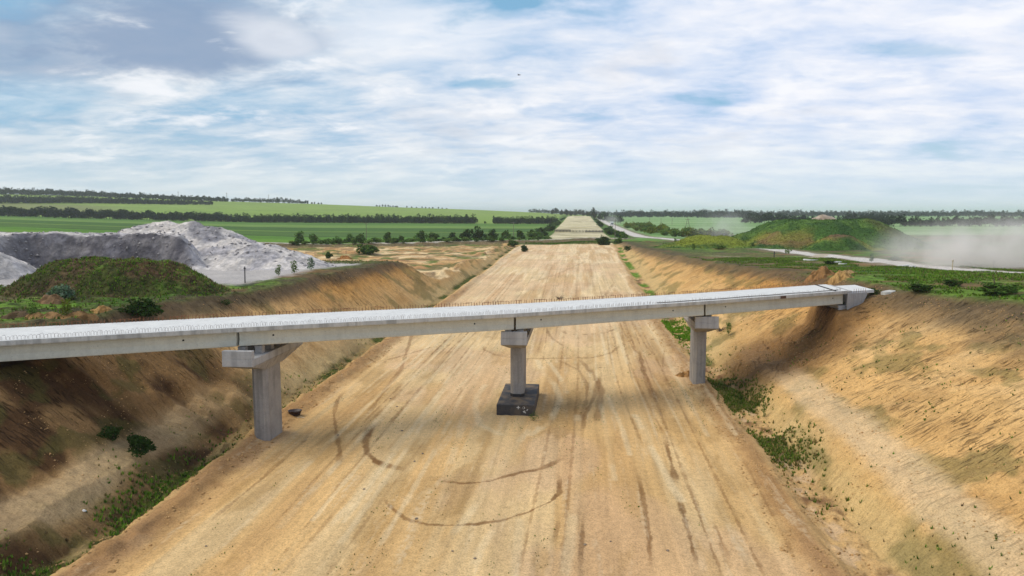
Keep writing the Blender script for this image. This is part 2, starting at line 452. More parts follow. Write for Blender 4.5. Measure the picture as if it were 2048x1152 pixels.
M_WOOD = mat_plain("weathered_wood", (.20, .16, .12), .9, 0, .3, 4)
M_PALEWOOD = mat_plain("pale_wood", (.55, .45, .30), .9, 0, .2, 4)
M_BARK = mat_plain("bark", (.10, .075, .05), .95, 0, .3, 3)
M_GLASS = mat_plain("dark_glass", (.02, .025, .03), .15)
M_TYRE = mat_plain("tyre_rubber", (.02, .02, .02), .85)
M_TRUCKP = mat_plain("white_truck_paint", (.75, .76, .77), .35, 0, .08)
M_TUB = mat_plain("dark_tub_metal", (.035, .02, .02), .5, 0, .5, 6)
M_RED = mat_plain("rusty_red_inside", (.16, .045, .035), .8, 0, .5, 6)
M_CLOD = mat_plain("dry_soil", (.45, .29, .15), .95, 0, .4, 2.2)
M_LEAF_D = mat_leaf("dark_leaves", (.040, .078, .018))
M_LEAF_M = mat_leaf("mid_green_leaves", (.078, .140, .028))
M_LEAF_L = mat_leaf("light_green_leaves", (.120, .195, .040))
M_LEAF_Y = mat_leaf("yellow_green_leaves", (.150, .190, .028))
M_LEAF_G = mat_leaf("grey_green_leaves", (.15, .22, .13))
M_FOREST = mat_leaf("forest_leaves", (.026, .042, .018))
M_GRASS = mat_leaf("grass_blades", (1.0, 1.0, 1.0), obj_var=0)

# ------------------------------------------------------------------ tracks on the road bed
def pl(pts, z=-.85): return [plane_at(x, y, z) for x, y in pts]
TRACKS = [  # points in the photograph on the road bed, half width m, strength
    (pl([(765, 985), (772, 1005), (790, 1022), (812, 1038), (842, 1047), (890, 1051), (950, 1049), (1010, 1040), (1060, 1022), (1102, 1002), (1119, 983), (1119, 958), (1112, 940)]), .17, .82),
    (pl([(846, 953), (880, 961), (930, 968), (985, 962), (1040, 946), (1090, 935), (1115, 921), (1130, 905)]), .19, .75),
    (pl([(760, 842), (740, 856), (731, 880), (734, 905), (752, 923), (782, 934), (830, 945)]), .30, .9),
    (pl([(838, 640), (821, 678), (803, 738), (758, 796), (735, 830)]), .26, .55),
    (pl([(690, 780), (675, 800), (668, 830), (672, 860), (680, 905), (676, 945)]), .2, .6),
    (pl([(740, 728), (820, 707), (864, 695), (925, 687)]), .2, .5),
    (pl([(966, 690), (968, 700), (991, 710), (1052, 717), (1110, 717), (1186, 715), (1223, 705), (1240, 690)]), .2, .55),
    (pl([(1093, 655), (1096, 667), (1107, 680), (1134, 697)]), .25, .6),
    (pl([(1124, 660), (1130, 668), (1158, 671), (1213, 666), (1240, 655)]), .25, .5),
    (pl([(1110, 717), (1158, 740), (1175, 770), (1172, 800), (1160, 850)]), .25, .5),
    (pl([(1158, 716), (1189, 751), (1203, 779), (1192, 851)]), .3, .6),
    (pl([(1200, 750), (1190, 790), (1170, 830), (1163, 868)]), .25, .55),
    (pl([(1278, 700), (1288, 745), (1300, 775), (1316, 806)]), .3, .6),
    (pl([(1327, 868), (1342, 922), (1355, 980)]), .2, .8),
    (pl([(1276, 945), (1290, 1015), (1297, 1067), (1303, 1152)]), .17, .7),
    (pl([(1355, 980), (1366, 1026), (1383, 1086), (1400, 1152)]), .17, .75),
    (pl([(1420, 1030), (1437, 1067), (1462, 1140)]), .17, .7),
    (pl([(1380, 970), (1393, 1010), (1410, 1060)]), .13, .5),
    (pl([(1157, 1007), (1156, 1064)]), .14, .6), (pl([(1167, 1020), (1164, 1086), (1157, 1150)]), .13, .6),
    (pl([(1123, 1015), (1105, 1100)]), .12, .5),
    (pl([(640, 1040), (635, 1075), (615, 1120), (605, 1152)]), .25, .35),
    (pl([(1450, 860), (1500, 945), (1560, 1060), (1600, 1140)]), .1, .4),
    (pl([(628, 855), (610, 880), (570, 915), (520, 960), (400, 1060)]), .13, .45),
    (pl([(1330, 690), (1325, 730), (1330, 760), (1345, 790)]), .15, .4),
    (pl([(1220, 610), (1205, 590), (1230, 560)], .3), .3, .35), (pl([(1050, 560), (1110, 545), (1180, 520)], .8), .35, .35),
    (pl([(1150, 600), (1154, 560), (1158, 520)], .6), .3, .3), (pl([(1195, 600), (1186, 560), (1178, 520)], .6), .3, .3),
]
LIGHT = [  # pale scuffed tyre lines
    (pl([(920, 745), (870, 800), (790, 905), (700, 1010), (560, 1152)]), .25, .5), (pl([(1075, 720), (1085, 745), (1110, 770), (1120, 800), (1105, 830)]), .3, .6),
    (pl([(1095, 720), (1120, 755), (1133, 785)]), .25, .6), (pl([(955, 740), (900, 790), (820, 890)]), .2, .45), (pl([(1200, 800), (1215, 880), (1230, 960)]), .2, .4),
    (pl([(1270, 830), (1310, 910), (1345, 975), (1362, 1000)]), .28, .6), (pl([(1215, 790), (1245, 860), (1260, 910)]), .2, .5), (pl([(960, 800), (925, 850), (890, 960), (810, 1010)]), .3, .4),
    (pl([(1065, 850), (1025, 900), (985, 960), (930, 1040), (870, 1110)]), .25, .45), (pl([(1155, 830), (1156, 900), (1150, 1000), (1130, 1152)]), .3, .45),
    (pl([(1000, 1040), (960, 1100), (940, 1152)]), .25, .4), (pl([(1040, 1040), (1028, 1152)]), .25, .35),
    (pl([(970, 770), (955, 790), (950, 815), (960, 850), (1000, 870)]), .3, .5), (pl([(1105, 790), (1115, 815), (1100, 845), (1060, 870)]), .3, .5),
    (pl([(860, 820), (800, 880), (740, 960)]), .2, .35), (pl([(1060, 620), (1085, 560), (1110, 510)], .6), .5, .4), (pl([(1235, 610), (1210, 550), (1195, 510)], .6), .5, .4),
]

_tr = random.Random(91)
for _k in range(30):
    x0 = _tr.uniform(-21, 10); y0 = _tr.uniform(24, 90); L0 = _tr.uniform(25, 150); amp = _tr.uniform(-1.6, 1.6); ph_ = _tr.uniform(0, 6)
    dark_ = _tr.random() < .55; st_ = _tr.uniform(.22, .5); g_ = _tr.uniform(1.7, 2.2); wd_ = _tr.uniform(.07, .14)
    for o_ in (0, g_):
        pts_ = [(x0 + o_ + amp * sin(ph_ + t * 2.2), y0 + L0 * t) for t in np.linspace(0, 1, 7)]
        (TRACKS if dark_ else LIGHT).append((pts_, wd_ if dark_ else wd_ * 1.6, st_ if dark_ else st_ * 1.2))

# ------------------------------------------------------------------ ground colours
K = .80
SAND_L = lin(244, 213, 162, K); SAND_M = lin(238, 200, 143, K); SAND_N = lin(226, 184, 124, K); SAND_O = lin(212, 158, 88, K)
SAND_D = lin(150, 112, 72, K); BROWN = lin(104, 78, 52, K); DRY = lin(122, 104, 78, K)
GR_B = lin(112, 148, 50, K); GR_M = lin(84, 116, 40, K); GR_D = lin(56, 82, 30, K); GR_DRY = lin(112, 110, 62, K); YEL = lin(150, 150, 40, K)
GRAV = lin(205, 198, 192, K); ROADG = lin(222, 214, 204, K)

def mixc(c, col, m):
    return c + (np.asarray(col) - c) * m[..., None]

def paint(X, Y, z, slope, road, u, v):
    n1 = fbm(X / 11, Y / 11, 101); n2 = fbm(X / 3.2, Y / 3.2, 105, 4); n3 = fbm(X / 34, Y / 34, 109); n4 = fbm(X / 1.1, Y / 1.1, 113, 3)
    f = -X * sin(TH) + Y * cos(TH); r = X * cos(TH) + Y * sin(TH)
    px = np.clip(1024 + FPX * r / np.maximum(f, 1), -2000, 4000)
    c = np.zeros(X.shape + (3,))
    # --- plateau grass, dry grass, bare soil
    c[:] = GR_M
    c = mixc(c, GR_B, ss(.45, .62, n1)); c = mixc(c, GR_D, ss(.52, .66, n2)); c = mixc(c, GR_DRY, ss(.52, .64, n3) * .7)
    c = mixc(c, DRY, ss(.53, .68, fbm(X / 7, Y / 9, 117)) * .8)
    bare = ss(.60, .70, fbm(X / 8, Y / 8, 121) + .12 * (n4 - .5))
    c = mixc(c, SAND_D, bare * .8)
    grass = 1 - bare * .6
    # left plateau by the road is drier and browner
    lp = ss(12, 5, np.abs(v - 16)) * ss(90, 40, Y)
    c = mixc(c, lin(92, 76, 58, K), lp * ss(.35, .6, n2) * .75)
    # dry fringe on the crests
    P = plateau(X, Y); zc = cut(X, Y)[0]
    fr = np.exp(-((P - zc + .9) / 1.5) ** 2) * (Y < 330) * ((u > 2) | (v > 2)) * (1 - ss(136, 148, Y) * (X < 0))
    c = mixc(c, lin(96, 82, 60, K), np.clip(fr * 1.1, 0, 1) * (.45 + .55 * n2))
    rp = ss(26, 32, X) * ss(56, 50, X) * ss(110, 85, Y)
    c = mixc(c, GR_B, rp * .85 * ss(.28, .5, n1)); c = mixc(c, lin(66, 96, 34, K), rp * ss(.5, .62, n2) * .5); c = mixc(c, lin(128, 104, 70, K), rp * ss(.60, .68, fbm(X / 5, Y / 2.5, 123)) * .8)
    # --- open sand beyond the left spur
    op = ss(-24, -25, X) * ss(-135, -95, X - 20 * (n3 - .5)) * ss(138, 146, Y) * ss(0, -22, Y - (332 + .51 * (X + 14)) + 16 * (n1 - .5))
    sandc = mixc(np.broadcast_to(SAND_L, c.shape).copy(), SAND_O, ss(.4, .65, n1) * .6)
    sandc = mixc(sandc, SAND_D, ss(.55, .72, fbm(X / 20, Y / 3.0, 131)) * .6)
    sandc = mixc(sandc, lin(196, 146, 92, K), ss(.50, .62, fbm(X / 6, Y / 6, 135)) * .7); sandc = mixc(sandc, lin(150, 118, 80, K), ss(.56, .66, fbm(X / 3, Y / 5, 137)) * .7)
    sandc = mixc(sandc, GR_DRY, ss(.56, .66, fbm(X / 9, Y / 6, 133)) * .85); sandc = mixc(sandc, GR_M, ss(.62, .70, fbm(X / 7, Y / 7, 139)) * .8)
    c = lerp(c, sandc, op[..., None]); grass = grass * (1 - op * .8)
    # --- crop fields, left and far
    fld = ss(2, 10, Y - (332 + .51 * (np.minimum(X, -14) + 14)) - 6) * (X < 60) + ss(6, 12, f - 420) * (X >= 60) * ss(430, 470, Y)
    fld = np.clip(fld, 0, 1)
    q = f + .04 * r + 5 * (vn(r / 60, f / 60, 141) - .5)
    fcol = np.zeros_like(c); fcol[:] = lin(92, 128, 58, K)
    def band(a, b_, cc):
        nonlocal fcol
        m = ss(a - 1.5, a + 1.5, q) * ss(b_ + 1.5, b_ - 1.5, q)
        fcol = mixc(fcol, lin(*cc, K), m)
    band(300, 350, (104, 152, 56)); band(350, 396, (90, 138, 52)); band(396, 402, (44, 70, 34)); band(402, 486, (78, 114, 54)); band(486, 500, (116, 150, 74)); band(500, 590, (72, 112, 50))
    band(590, 600, (46, 76, 36)); band(600, 700, (112, 150, 76)); band(700, 850, (88, 132, 58)); band(850, 1200, (132, 166, 84)); band(1200, 1700, (136, 168, 90))
    # lines drilled across the fields
    fcol = fcol * (1 + .26 * (vn(q / 2.2, r / 260, 143) - .5) * ss(900, 400, f))[..., None]
    fal = ss(330, 150, px + 40 * (vn(f / 60, r / 200, 145) - .5)) * ss(930, 1000, f) * ss(1260, 1180, f)
    fcol = mixc(fcol, lin(128, 136, 100, K), fal * .8)
    rf = ss(1180, 1260, px)
    fcol = fcol * np.array([1.12, 1.0, .78]); fcol = lerp(fcol, mixc(np.broadcast_to(lin(124, 164, 92, K), c.shape).copy(), lin(150, 180, 120, K), ss(.4, .6, fbm(r / 150, f / 40, 147))), (rf * ss(300, 420, f))[..., None])
    c = lerp(c, fcol * (1 + .34 * (fbm(X / 45, Y / 25, 149) - .5))[..., None], fld[..., None]); grass = grass * (1 - .55 * fld)
    inc = ss(.1, .7, P - zc) * (Y < 325); c = mixc(c, SAND_N * .92, inc); grass = grass * (1 - inc)
    # --- slopes of the cut
    near = ss(100, 60, Y)
    sc = np.zeros_like(c); sc[:] = lin(226, 180, 116, K)
    sc = mixc(sc, lin(234, 192, 132, K), ss(.42, .6, n1) * ss(150, 80, Y)); sc = mixc(sc, lin(206, 160, 100, K), ss(.5, .66, n2) * .6)
    hgt = np.clip((z - road_z(Y)) / 8, 0, 1)
    sc = mixc(sc, SAND_O * np.array([1.02, .95, .82]), ss(.35, .85, hgt) * ss(60, 100, Y) * .9)
    sc = mixc(sc, lin(206, 184, 130, K), ss(.25, .05, hgt) * .5)
    wd = ss(.58, .70, fbm(X / 2.6, Y / 5, 151) + .1 * (n4 - .5)); sc = mixc(sc, GR_DRY, wd * .55)
    top = ss(.76, .95, hgt + .2 * (n2 - .5)); sc = mixc(sc, DRY * .85, top * .6)
    # bench crust (pale), right and left
    bch = (ss(5.0, 6.0, u) * ss(8.8, 7.4, u)) * ss(84, 74, Y); sc = mixc(sc, lin(232, 200, 154, K), bch * .75)
    bcl = (ss(3.6, 4.6, v) * ss(7.4, 6.2, v)) * ss(60, 50, Y); sc = mixc(sc, lin(206, 180, 140, K), bcl * .7)
    # brown soil of the left bank, shade under and before the bridge painted in
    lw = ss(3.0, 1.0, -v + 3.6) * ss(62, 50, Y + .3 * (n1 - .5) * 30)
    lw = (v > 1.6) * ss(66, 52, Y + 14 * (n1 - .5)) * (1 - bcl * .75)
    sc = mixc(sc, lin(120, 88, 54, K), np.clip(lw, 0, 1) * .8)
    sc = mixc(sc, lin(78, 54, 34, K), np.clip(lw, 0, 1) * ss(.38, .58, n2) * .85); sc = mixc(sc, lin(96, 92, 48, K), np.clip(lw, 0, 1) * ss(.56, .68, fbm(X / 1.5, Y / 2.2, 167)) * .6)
    # shade under the deck on the right, painted into the soil colour
    deck_shade = ss(9, 3, np.hypot((X - 21) * .8, (Y - 74) * .7)) * (u > 3); sc = mixc(sc, lin(112, 78, 46, K), deck_shade * .8)
    hum = (1 - ss(136, 148, Y) * (X < 0)) * ss(2.1, .5, P - zc + 1.3 * (n2 - .5) + .6 * (n4 - .5)) * (Y < 330)
    sc = mixc(sc, lin(104, 88, 66, K), hum * .85)
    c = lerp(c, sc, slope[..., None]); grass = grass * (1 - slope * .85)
    # --- ditches
    dr_ = ss(.9, 1.7, u + .8 * (n4 - .5)) * ss(3.6, 2.8, u) * (Y < 300)
    gz = ss(.40, .60, vn(Y / 6.5, 0 * X, 161) + .8 * (n4 - .5)) * ss(46, 56, Y) * .8
    dc_ = mixc(np.broadcast_to(SAND_N * .9, c.shape).copy(), lin(140, 104, 70, K), ss(.45, .62, n2)); dc_ = mixc(dc_, lin(226, 190, 146, K), ss(.55, .68, fbm(X / 1.4, Y / 2.2, 165)) * .8); dc_ = mixc(dc_, lin(70, 96, 30, K), gz)
    dc_ = mixc(dc_, lin(110, 150, 40, K), gz * ss(90, 100, Y))
    c = lerp(c, dc_, dr_[..., None]); grass = np.maximum(grass * (1 - dr_), gz * dr_)
    dl_ = ss(.8, 1.3, v) * ss(3.0, 2.2, v) * (Y < 300)
    gl = ss(.40, .56, vn(Y / 5.5, 0 * X + 2, 163) + .3 * (n4 - .5))
    dd_ = mixc(np.broadcast_to(lin(176, 150, 100, K), c.shape).copy(), lin(84, 92, 34, K), gl)
    c = lerp(c, dd_, dl_[..., None]); grass = np.maximum(grass * (1 - dl_), gl * dl_)
    # --- road bed
    rc = np.zeros_like(c); rc[:] = SAND_M
    rc = mixc(rc, SAND_N * 1.06, ss(90, 45, Y)); rc = mixc(rc, SAND_L, ss(60, 130, Y)); rc = mixc(rc, lin(246, 218, 174, K), ss(110, 200, Y) * .8)
    rs = fbm(X / 2.4, Y / 34, 171, 4); rc = mixc(rc, lin(232, 200, 148, K), ss(.52, .68, rs) * .7); rc = mixc(rc, lin(206, 162, 106, K), ss(.48, .30, rs) * .6)
    rc = mixc(rc, lin(226, 186, 146, K), ss(.5, .62, fbm(X / 9, Y / 16, 175)) * .45)
    rc = mixc(rc, lin(190, 150, 92, K), ss(.56, .68, fbm(X / 2.2, Y / 8, 177)) * .45 * ss(150, 60, Y))
    # damp soil near the pier bases
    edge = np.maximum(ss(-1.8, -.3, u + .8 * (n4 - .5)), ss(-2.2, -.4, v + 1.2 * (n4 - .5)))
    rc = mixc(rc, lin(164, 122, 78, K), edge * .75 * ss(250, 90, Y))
    rI = np.nonzero((road > .02) & (Y < 260)); rsub = rc[rI]; Xa, Ya, n4a, Xf, Yf, n4f = X, Y, n4, X[rI], Y[rI], n4[rI]
    X, Y, n4, rc, rfull = Xf, Yf, n4f, rsub, rc
    for pts, w, s in TRACKS:
        d, run, L = seg_dist(X, Y, pts)
        w2 = w * (.40 + .9 * vn(run / 2.2, 0 * run, int(L * 10) % 997)) + .10 * (n4 - .5)
        m = ss(w2 * 1.35, w2 * .55, d + .12 * (vn(X / .25, Y / .25, 181) - .5)) * s * ss(0, 3.0, run) * ss(0, 3.0, L - run + .01) * ((.45 if s < .5 else .8) + (.55 if s < .5 else .2) * ss(.3, .6, vn(run / 1.1, 0 * run + 5, int(L * 9) % 991)))
        rc = mixc(rc, lin(128, 86, 44, K), m * .95)
    for pts, w, s in LIGHT:
        d, run, L = seg_dist(X, Y, pts)
        m = ss(w * 1.5, w * .4, d + .15 * (n4 - .5)) * s * (.3 + .7 * ss(.35, .6, vn(run / 3, 0 * run, int(L * 7) % 997)))
        rc = mixc(rc, lin(244, 218, 172, K), m)
    rfull[rI] = rc; rc = rfull; X, Y, n4 = Xa, Ya, n4a
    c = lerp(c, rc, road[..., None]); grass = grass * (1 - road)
    # --- bank at the far end of the bed
    bk = ss(0, 3, Y - 316 - .4 * (X + 6)) * ss(14, 9, Y - 316 - .4 * (X + 6)) * ss(20, 16, np.abs(X + 5) - 6)
    c = mixc(c, GR_D * .9, bk * .6); c = mixc(c, GR_M, bk * ss(.45, .6, n2) * .6); grass = np.maximum(grass, bk)
    # --- farm road and its bank
    dcr, _, _ = seg_dist(X, Y, CROSS)
    bank = ss(10, 7, dcr) * ss(2.6, 3.4, dcr) * (X < 30)
    c = mixc(c, lin(124, 106, 80, K), bank * .8 * ss(.3, .5, n2 + .15)); 
    cr = ss(3.0, 2.2, dcr + .6 * (n2 - .5))
    c = mixc(c, lin(208, 198, 180, K), cr)
    # --- haul road
    dh, _, _ = seg_dist(X, Y, HAUL)
    sh = ss(9.5, 5, dh + 2 * (n2 - .5)); c = mixc(c, lin(140, 126, 104, K), sh * .75 * (slope < .5)); grass = grass * (1 - sh * .7)
    hr = ss(4.3, 3.5, dh + .9 * (n2 - .5)); c = mixc(c, ROADG, hr)
    dt, _, _ = seg_dist(X, Y, TRACK2); tr = ss(2.2, 1.2, dt + .9 * (n2 - .5)) * .8; c = mixc(c, lin(196, 180, 152, K), tr)
    # yard of pale stone dust round the heap
    yd = ss(30, 24, np.hypot((X + 62) * .62, (Y - 104)) + 8 * (n1 - .5)) * ss(14.5, 17.5, v + 3 * (n2 - .5)); c = mixc(c, GRAV * .9, yd); grass = grass * (1 - yd)
    # bare weedy ground between the haul road and the cut
    wdy = ss(17, 40, X) * ss(9, 12, dh) * ss(110, 150, Y) * ss(280, 200, Y) * (dh > 6) * (X < 70)
    c = mixc(c, lin(116, 112, 74, K), wdy * .5)
    # --- far embankment and the sand strip before it
    em = ss(17.6, 16.2, np.abs(X) + 1.2 * (n2 - .5)) * ss(352, 364, Y) * ss(1500, 1450, Y)
    ec = mixc(np.broadcast_to(lin(228, 216, 176, K), c.shape).copy(), lin(200, 186, 140, K), ss(.5, .65, fbm(X / 30, Y / 12, 191)))
    ec = mixc(ec, GR_DRY, ss(.55, .68, fbm(X / 20, Y / 8, 193)) * .6 * ss(520, 480, Y))
    ec = mixc(ec, BROWN, ss(.62, .7, fbm(X / 22, Y / 14, 195)) * .5)
    c = lerp(c, ec, em[..., None]); grass = grass * (1 - em)
    es = ss(16.6, 17.6, np.abs(X)) * ss(38, 30, np.abs(X)) * (Y > 380) * (Y < 1500) * (dh > 5)
    c = mixc(c, GR_M, es * .9); grass = np.maximum(grass, es * .9)
    ft = ((Y > 499) & (Y < 503.5) & (np.abs(X) < 17)); c[ft] = lin(96, 92, 74, K)
    return np.clip(c, 0.004, .9), np.clip(grass, 0, 1), cr, hr, fld, em

# ------------------------------------------------------------------ ground sheet
def build_ground():
    ua = np.linspace(-.80, .80, 1420)
    outer = np.linspace(.82, 2.6, 46)
    ua = np.concatenate([-outer[::-1], ua, outer])
    D = [9.0]
    while D[-1] < 26: D.append(D[-1] + 1.2)
    while D[-1] < 26000:
        d = D[-1]; st = d * d / (8 * FPX) * .8
        lim = d * (.0065 if d < 360 else .011 if d < 1900 else .05)
        D.append(d + min(st, lim))
    D = np.array(D)
    DD, UU = np.meshgrid(D, ua, indexing="ij")
    r = DD * UU; f = DD
    X = r * cos(TH) - f * sin(TH); Y = r * sin(TH) + f * cos(TH)
    z, slope, road, u, v = terr(X, Y)
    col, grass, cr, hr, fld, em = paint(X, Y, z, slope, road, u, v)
    nR, nC = X.shape
    V = np.stack([X, Y, z], -1).reshape(-1, 3)
    # normals from the whole sheet so that the parts share their shading at the seams
    P = V.reshape(nR, nC, 3); gu = np.gradient(P, axis=1); gd = np.gradient(P, axis=0)
    N = np.cross(gu, gd); N /= np.linalg.norm(N, axis=-1, keepdims=True) + 1e-12
    N[N[..., 2] < 0] *= -1
    N = N.reshape(-1, 3)
    idx = np.arange(nR * nC).reshape(nR, nC)
    Q = np.stack([idx[:-1, :-1], idx[:-1, 1:], idx[1:, 1:], idx[1:, :-1]], -1).reshape(-1, 4)
    ctr = lambda A: .25 * (A[:-1, :-1] + A[:-1, 1:] + A[1:, 1:] + A[1:, :-1]).reshape(-1)
    cat = np.zeros(len(Q), int)
    cX = ctr(X); cf = ctr(f)
    cat[ctr(fld) > .5] = 5
    cat[(ctr(fld) > .5) & (cf > 850) & (cX < 60)] = 6
    cat[ctr(slope) > .5] = 2
    cat[ctr(road) > .5] = 1
    cat[ctr(em) > .5] = 7
    cat[ctr(cr) > .5] = 4
    cat[ctr(hr) > .5] = 3
    names = ["ground", "road_bed", "cut_slope", "gravel_road", "farm_road", "field", "hill", "embankment"]
    hg = np.clip((z - road_z(Y)) / 8, 0, 1)
    M = np.stack([slope * (.30 + .70 * ss(.22, .48, hg)), grass, road], -1).reshape(-1, 3)
    C = col.reshape(-1, 3)
    for k, nm in enumerate(names):
        q = Q[cat == k]
        if not len(q): continue
        used, inv = np.unique(q, return_inverse=True)
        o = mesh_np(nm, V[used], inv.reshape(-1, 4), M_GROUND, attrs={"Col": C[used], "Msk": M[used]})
        o.data.normals_split_custom_set_from_vertices(N[used].astype(np.float32))
        tag(o, kind="structure")
build_ground()

# ------------------------------------------------------------------ heaps and mounds, each its own body of earth on the ground
def heap(name, label, cat, cx, cy, hx, hy, rot, step, hfun, cfun, mat, edge=.06):
    nx = int(2 * hx / step); ny = int(2 * hy / step)
    a, b = np.meshgrid(np.linspace(-hx, hx, nx), np.linspace(-hy, hy, ny), indexing="ij")
    X = cx + a * cos(rot) - b * sin(rot); Y = cy + a * sin(rot) + b * cos(rot)
    h = hfun(X, Y, a, b)
    g = terr(X, Y)[0]
    base = g - .12
    keep = h > edge
    z = np.where(keep, g + h - .05, base)
    col, msk = cfun(X, Y, z, h, a, b)
    idx = np.arange(nx * ny).reshape(nx, ny)
    Q = np.stack([idx[:-1, :-1], idx[1:, :-1], idx[1:, 1:], idx[:-1, 1:]], -1).reshape(-1, 4)
    kk = keep.reshape(-1)[Q].any(axis=1); Q = Q[kk]
    used, inv = np.unique(Q, return_inverse=True)
    V = np.stack([X, Y, z], -1).reshape(-1, 3)[used]
    o = mesh_np(name, V, inv.reshape(-1, 4), mat, attrs={"Col": col.reshape(-1, 3)[used], "Msk": msk.reshape(-1, 3)[used]})
    return tag(o, label, cat)

# grey crushed stone heap: long flat-topped bench with a dug face, peak and ramp on its right
def hf_stone(X, Y, a, b):
    f = -X * sin(TH) + Y * cos(TH); r = X * cos(TH) + Y * sin(TH)
    px = 1024 + FPX * r / np.maximum(f, 1)       # only the bearing from the origin: the heap curves round the yard
    w = 2.0 * (fbm(X / 7, Y / 7, 301) - .5)
    yb = np.interp(px, [-900, -120, -20, 60, 150, 330, 380], [92, 100, 106, 113, 114, 112, 111]) + w
    face = ss(0, 3.6, f - yb)                    # dug face of the bench
    bench = 5.4 * face * ss(430, 352, px + 20 * (fbm(X / 5, Y / 5, 303) - .5)) * ss(158, 146, f + w)
    # left spoil slope, nearer
    dx = r + 76; dy = f - 96
    spoil = np.maximum(0, 6.0 - .62 * np.hypot(np.maximum(dx - 2, 0) * 1.15 + np.maximum(-dx - 26, 0), dy * .95))
    def cone(pxc, fc, top, sl, sx=1.0, sy=1.0, p=1.0):
        rc = (pxc - 1024) / FPX * fc
        d = np.hypot((r - rc) * sx, (f - fc) * sy)
        return np.maximum(0, top - sl * np.sqrt(d * d + 2.0) + sl * 1.2)
    z = np.maximum(bench, spoil)
    z = np.maximum(z, cone(335, 134, 7.9, .50, .62))
    z = np.maximum(z, cone(385, 131, 7.5, .52, .8))
    z = np.maximum(z, cone(425, 129, 6.9, .55, .8))
    z = np.maximum(z, cone(465, 124, 4.7, .50, .75))
    z = np.maximum(z, cone(525, 120, 4.1, .52, .72))
    z = np.maximum(z, cone(565, 116, 1.9, .40, .9))
    z = np.maximum(z, cone(250, 138, 5.9, .45, .6))
    nz = (fbm(X / 2.6, Y / 2.6, 305, 5) - .5) * .9 + (fbm(X / .8, Y / .8, 309, 3) - .5) * .45
    gul = (vn(r / 1.5, f / 9, 311) - .5) * .6
    z = z + np.where(z > .05, (nz + gul * ss(.2, .8, face) * ss(1, .7, face)) * ss(0, 1.5, z), 0)
    return z
def cf_stone(X, Y, z, h, a, b):
    f = -X * sin(TH) + Y * cos(TH); r = X * cos(TH) + Y * sin(TH)
    px = 1024 + FPX * r / np.maximum(f, 1)
    c = np.zeros(X.shape + (3,)); c[:] = lin(222, 214, 207, K)
    c = mixc(c, lin(184, 179, 180, K), ss(.45, .62, fbm(X / 3, Y / 3, 321)))
    c = mixc(c, lin(230, 220, 210, K), ss(.50, .62, fbm(X / 8, Y / 8, 325)) * .8)
    w = 2.0 * (fbm(X / 7, Y / 7, 301) - .5)
    yb = np.interp(px, [-900, -120, -20, 60, 150, 330, 380], [92, 100, 106, 113, 114, 112, 111]) + w
    dug_dark = ss(-.6, .5, f - yb) * ss(4.9, 3.3, f - yb) * ss(-30, 30, px) * ss(392, 362, px + 22 * (fbm(X / 3, z / 2, 326) - .5))  # darker grey band across the dug face
    c = mixc(c, lin(118, 114, 117, K), dug_dark * .86)
    c = mixc(c, lin(92, 89, 95, K), dug_dark * ss(.45, .6, fbm(r / 3.5, z / 1.1, 327)) * .8)
    c = mixc(c, lin(150, 146, 150, K), dug_dark * ss(.60, .70, fbm(r / 5, z / .9, 329)) * .8)
    d2 = ss(4.5, 3, np.hypot((px - 412) / 9, (z - 13.2) * 1.6)); c = mixc(c, lin(130, 128, 134, K), d2 * .75)
    ls = ss(26, 10, px) * ss(108, 103, f); c = mixc(c, lin(150, 147, 146, K), ls * .6)
    return c, np.zeros(X.shape + (3,))
heap("gravel_heap", "big grey crushed stone heap with a dark dug face beside the left bank", "gravel heap",
     -78, 122, 70, 42, radians(4), .33, hf_stone, cf_stone, M_GRAVEL)

def bump2(a, b, ax, bx, p=2.0):
    d = (np.abs(a / ax) ** p + np.abs(b / bx) ** p) ** (1 / p)
    return np.clip(1 - d, 0, 1)

def cf_lmound(X, Y, z, h, a, b):
    n1 = fbm(X / 4, Y / 4, 401); n2 = fbm(X / 1.4, Y / 1.4, 405)
    c = np.zeros(X.shape + (3,)); c[:] = lin(78, 84, 40, K)
    c = mixc(c, lin(98, 118, 48, K), ss(.45, .6, n1)); c = mixc(c, lin(100, 80, 58, K), ss(.50, .62, fbm(X / 5, Y / 3, 407)) * .9)
    c = mixc(c, lin(112, 82, 60, K), ss(3.2, 1.6, np.hypot((a - 5.5) / 2.2, (b + 1.5))) * ss(.35, .55, n2) * .9)
    c = mixc(c, lin(40, 46, 22, K), ss(.55, .68, n2) * .6)
    m = np.zeros(X.shape + (3,)); m[..., 1] = 1
    return c, m
x0, y0, _ = hit(235, 575)
LM = (-50.5, 71.5)
def hf_lmound(X, Y, a, b):
    e = bump2(a - 1.2, b, 12.2, 7.8, 2.1)
    h = 3.15 * ss(0, .62, e) ** .85 * (1 - .10 * np.clip(a / 13, -1, 1) ** 2)
    return np.where(e > 0, h + (fbm(X / 1.8, Y / 1.8, 411) - .5) * .9 * ss(0, .25, e) + (fbm(X / .6, Y / .6, 413, 3) - .5) * .25 * ss(0, .15, e), 0)
heap("earth_mound", "low brown and green grassy spoil mound in front of the grey stone heap", "earth mound",
     LM[0], LM[1], 16, 9, radians(8), .17, hf_lmound, cf_lmound, M_GROUND)

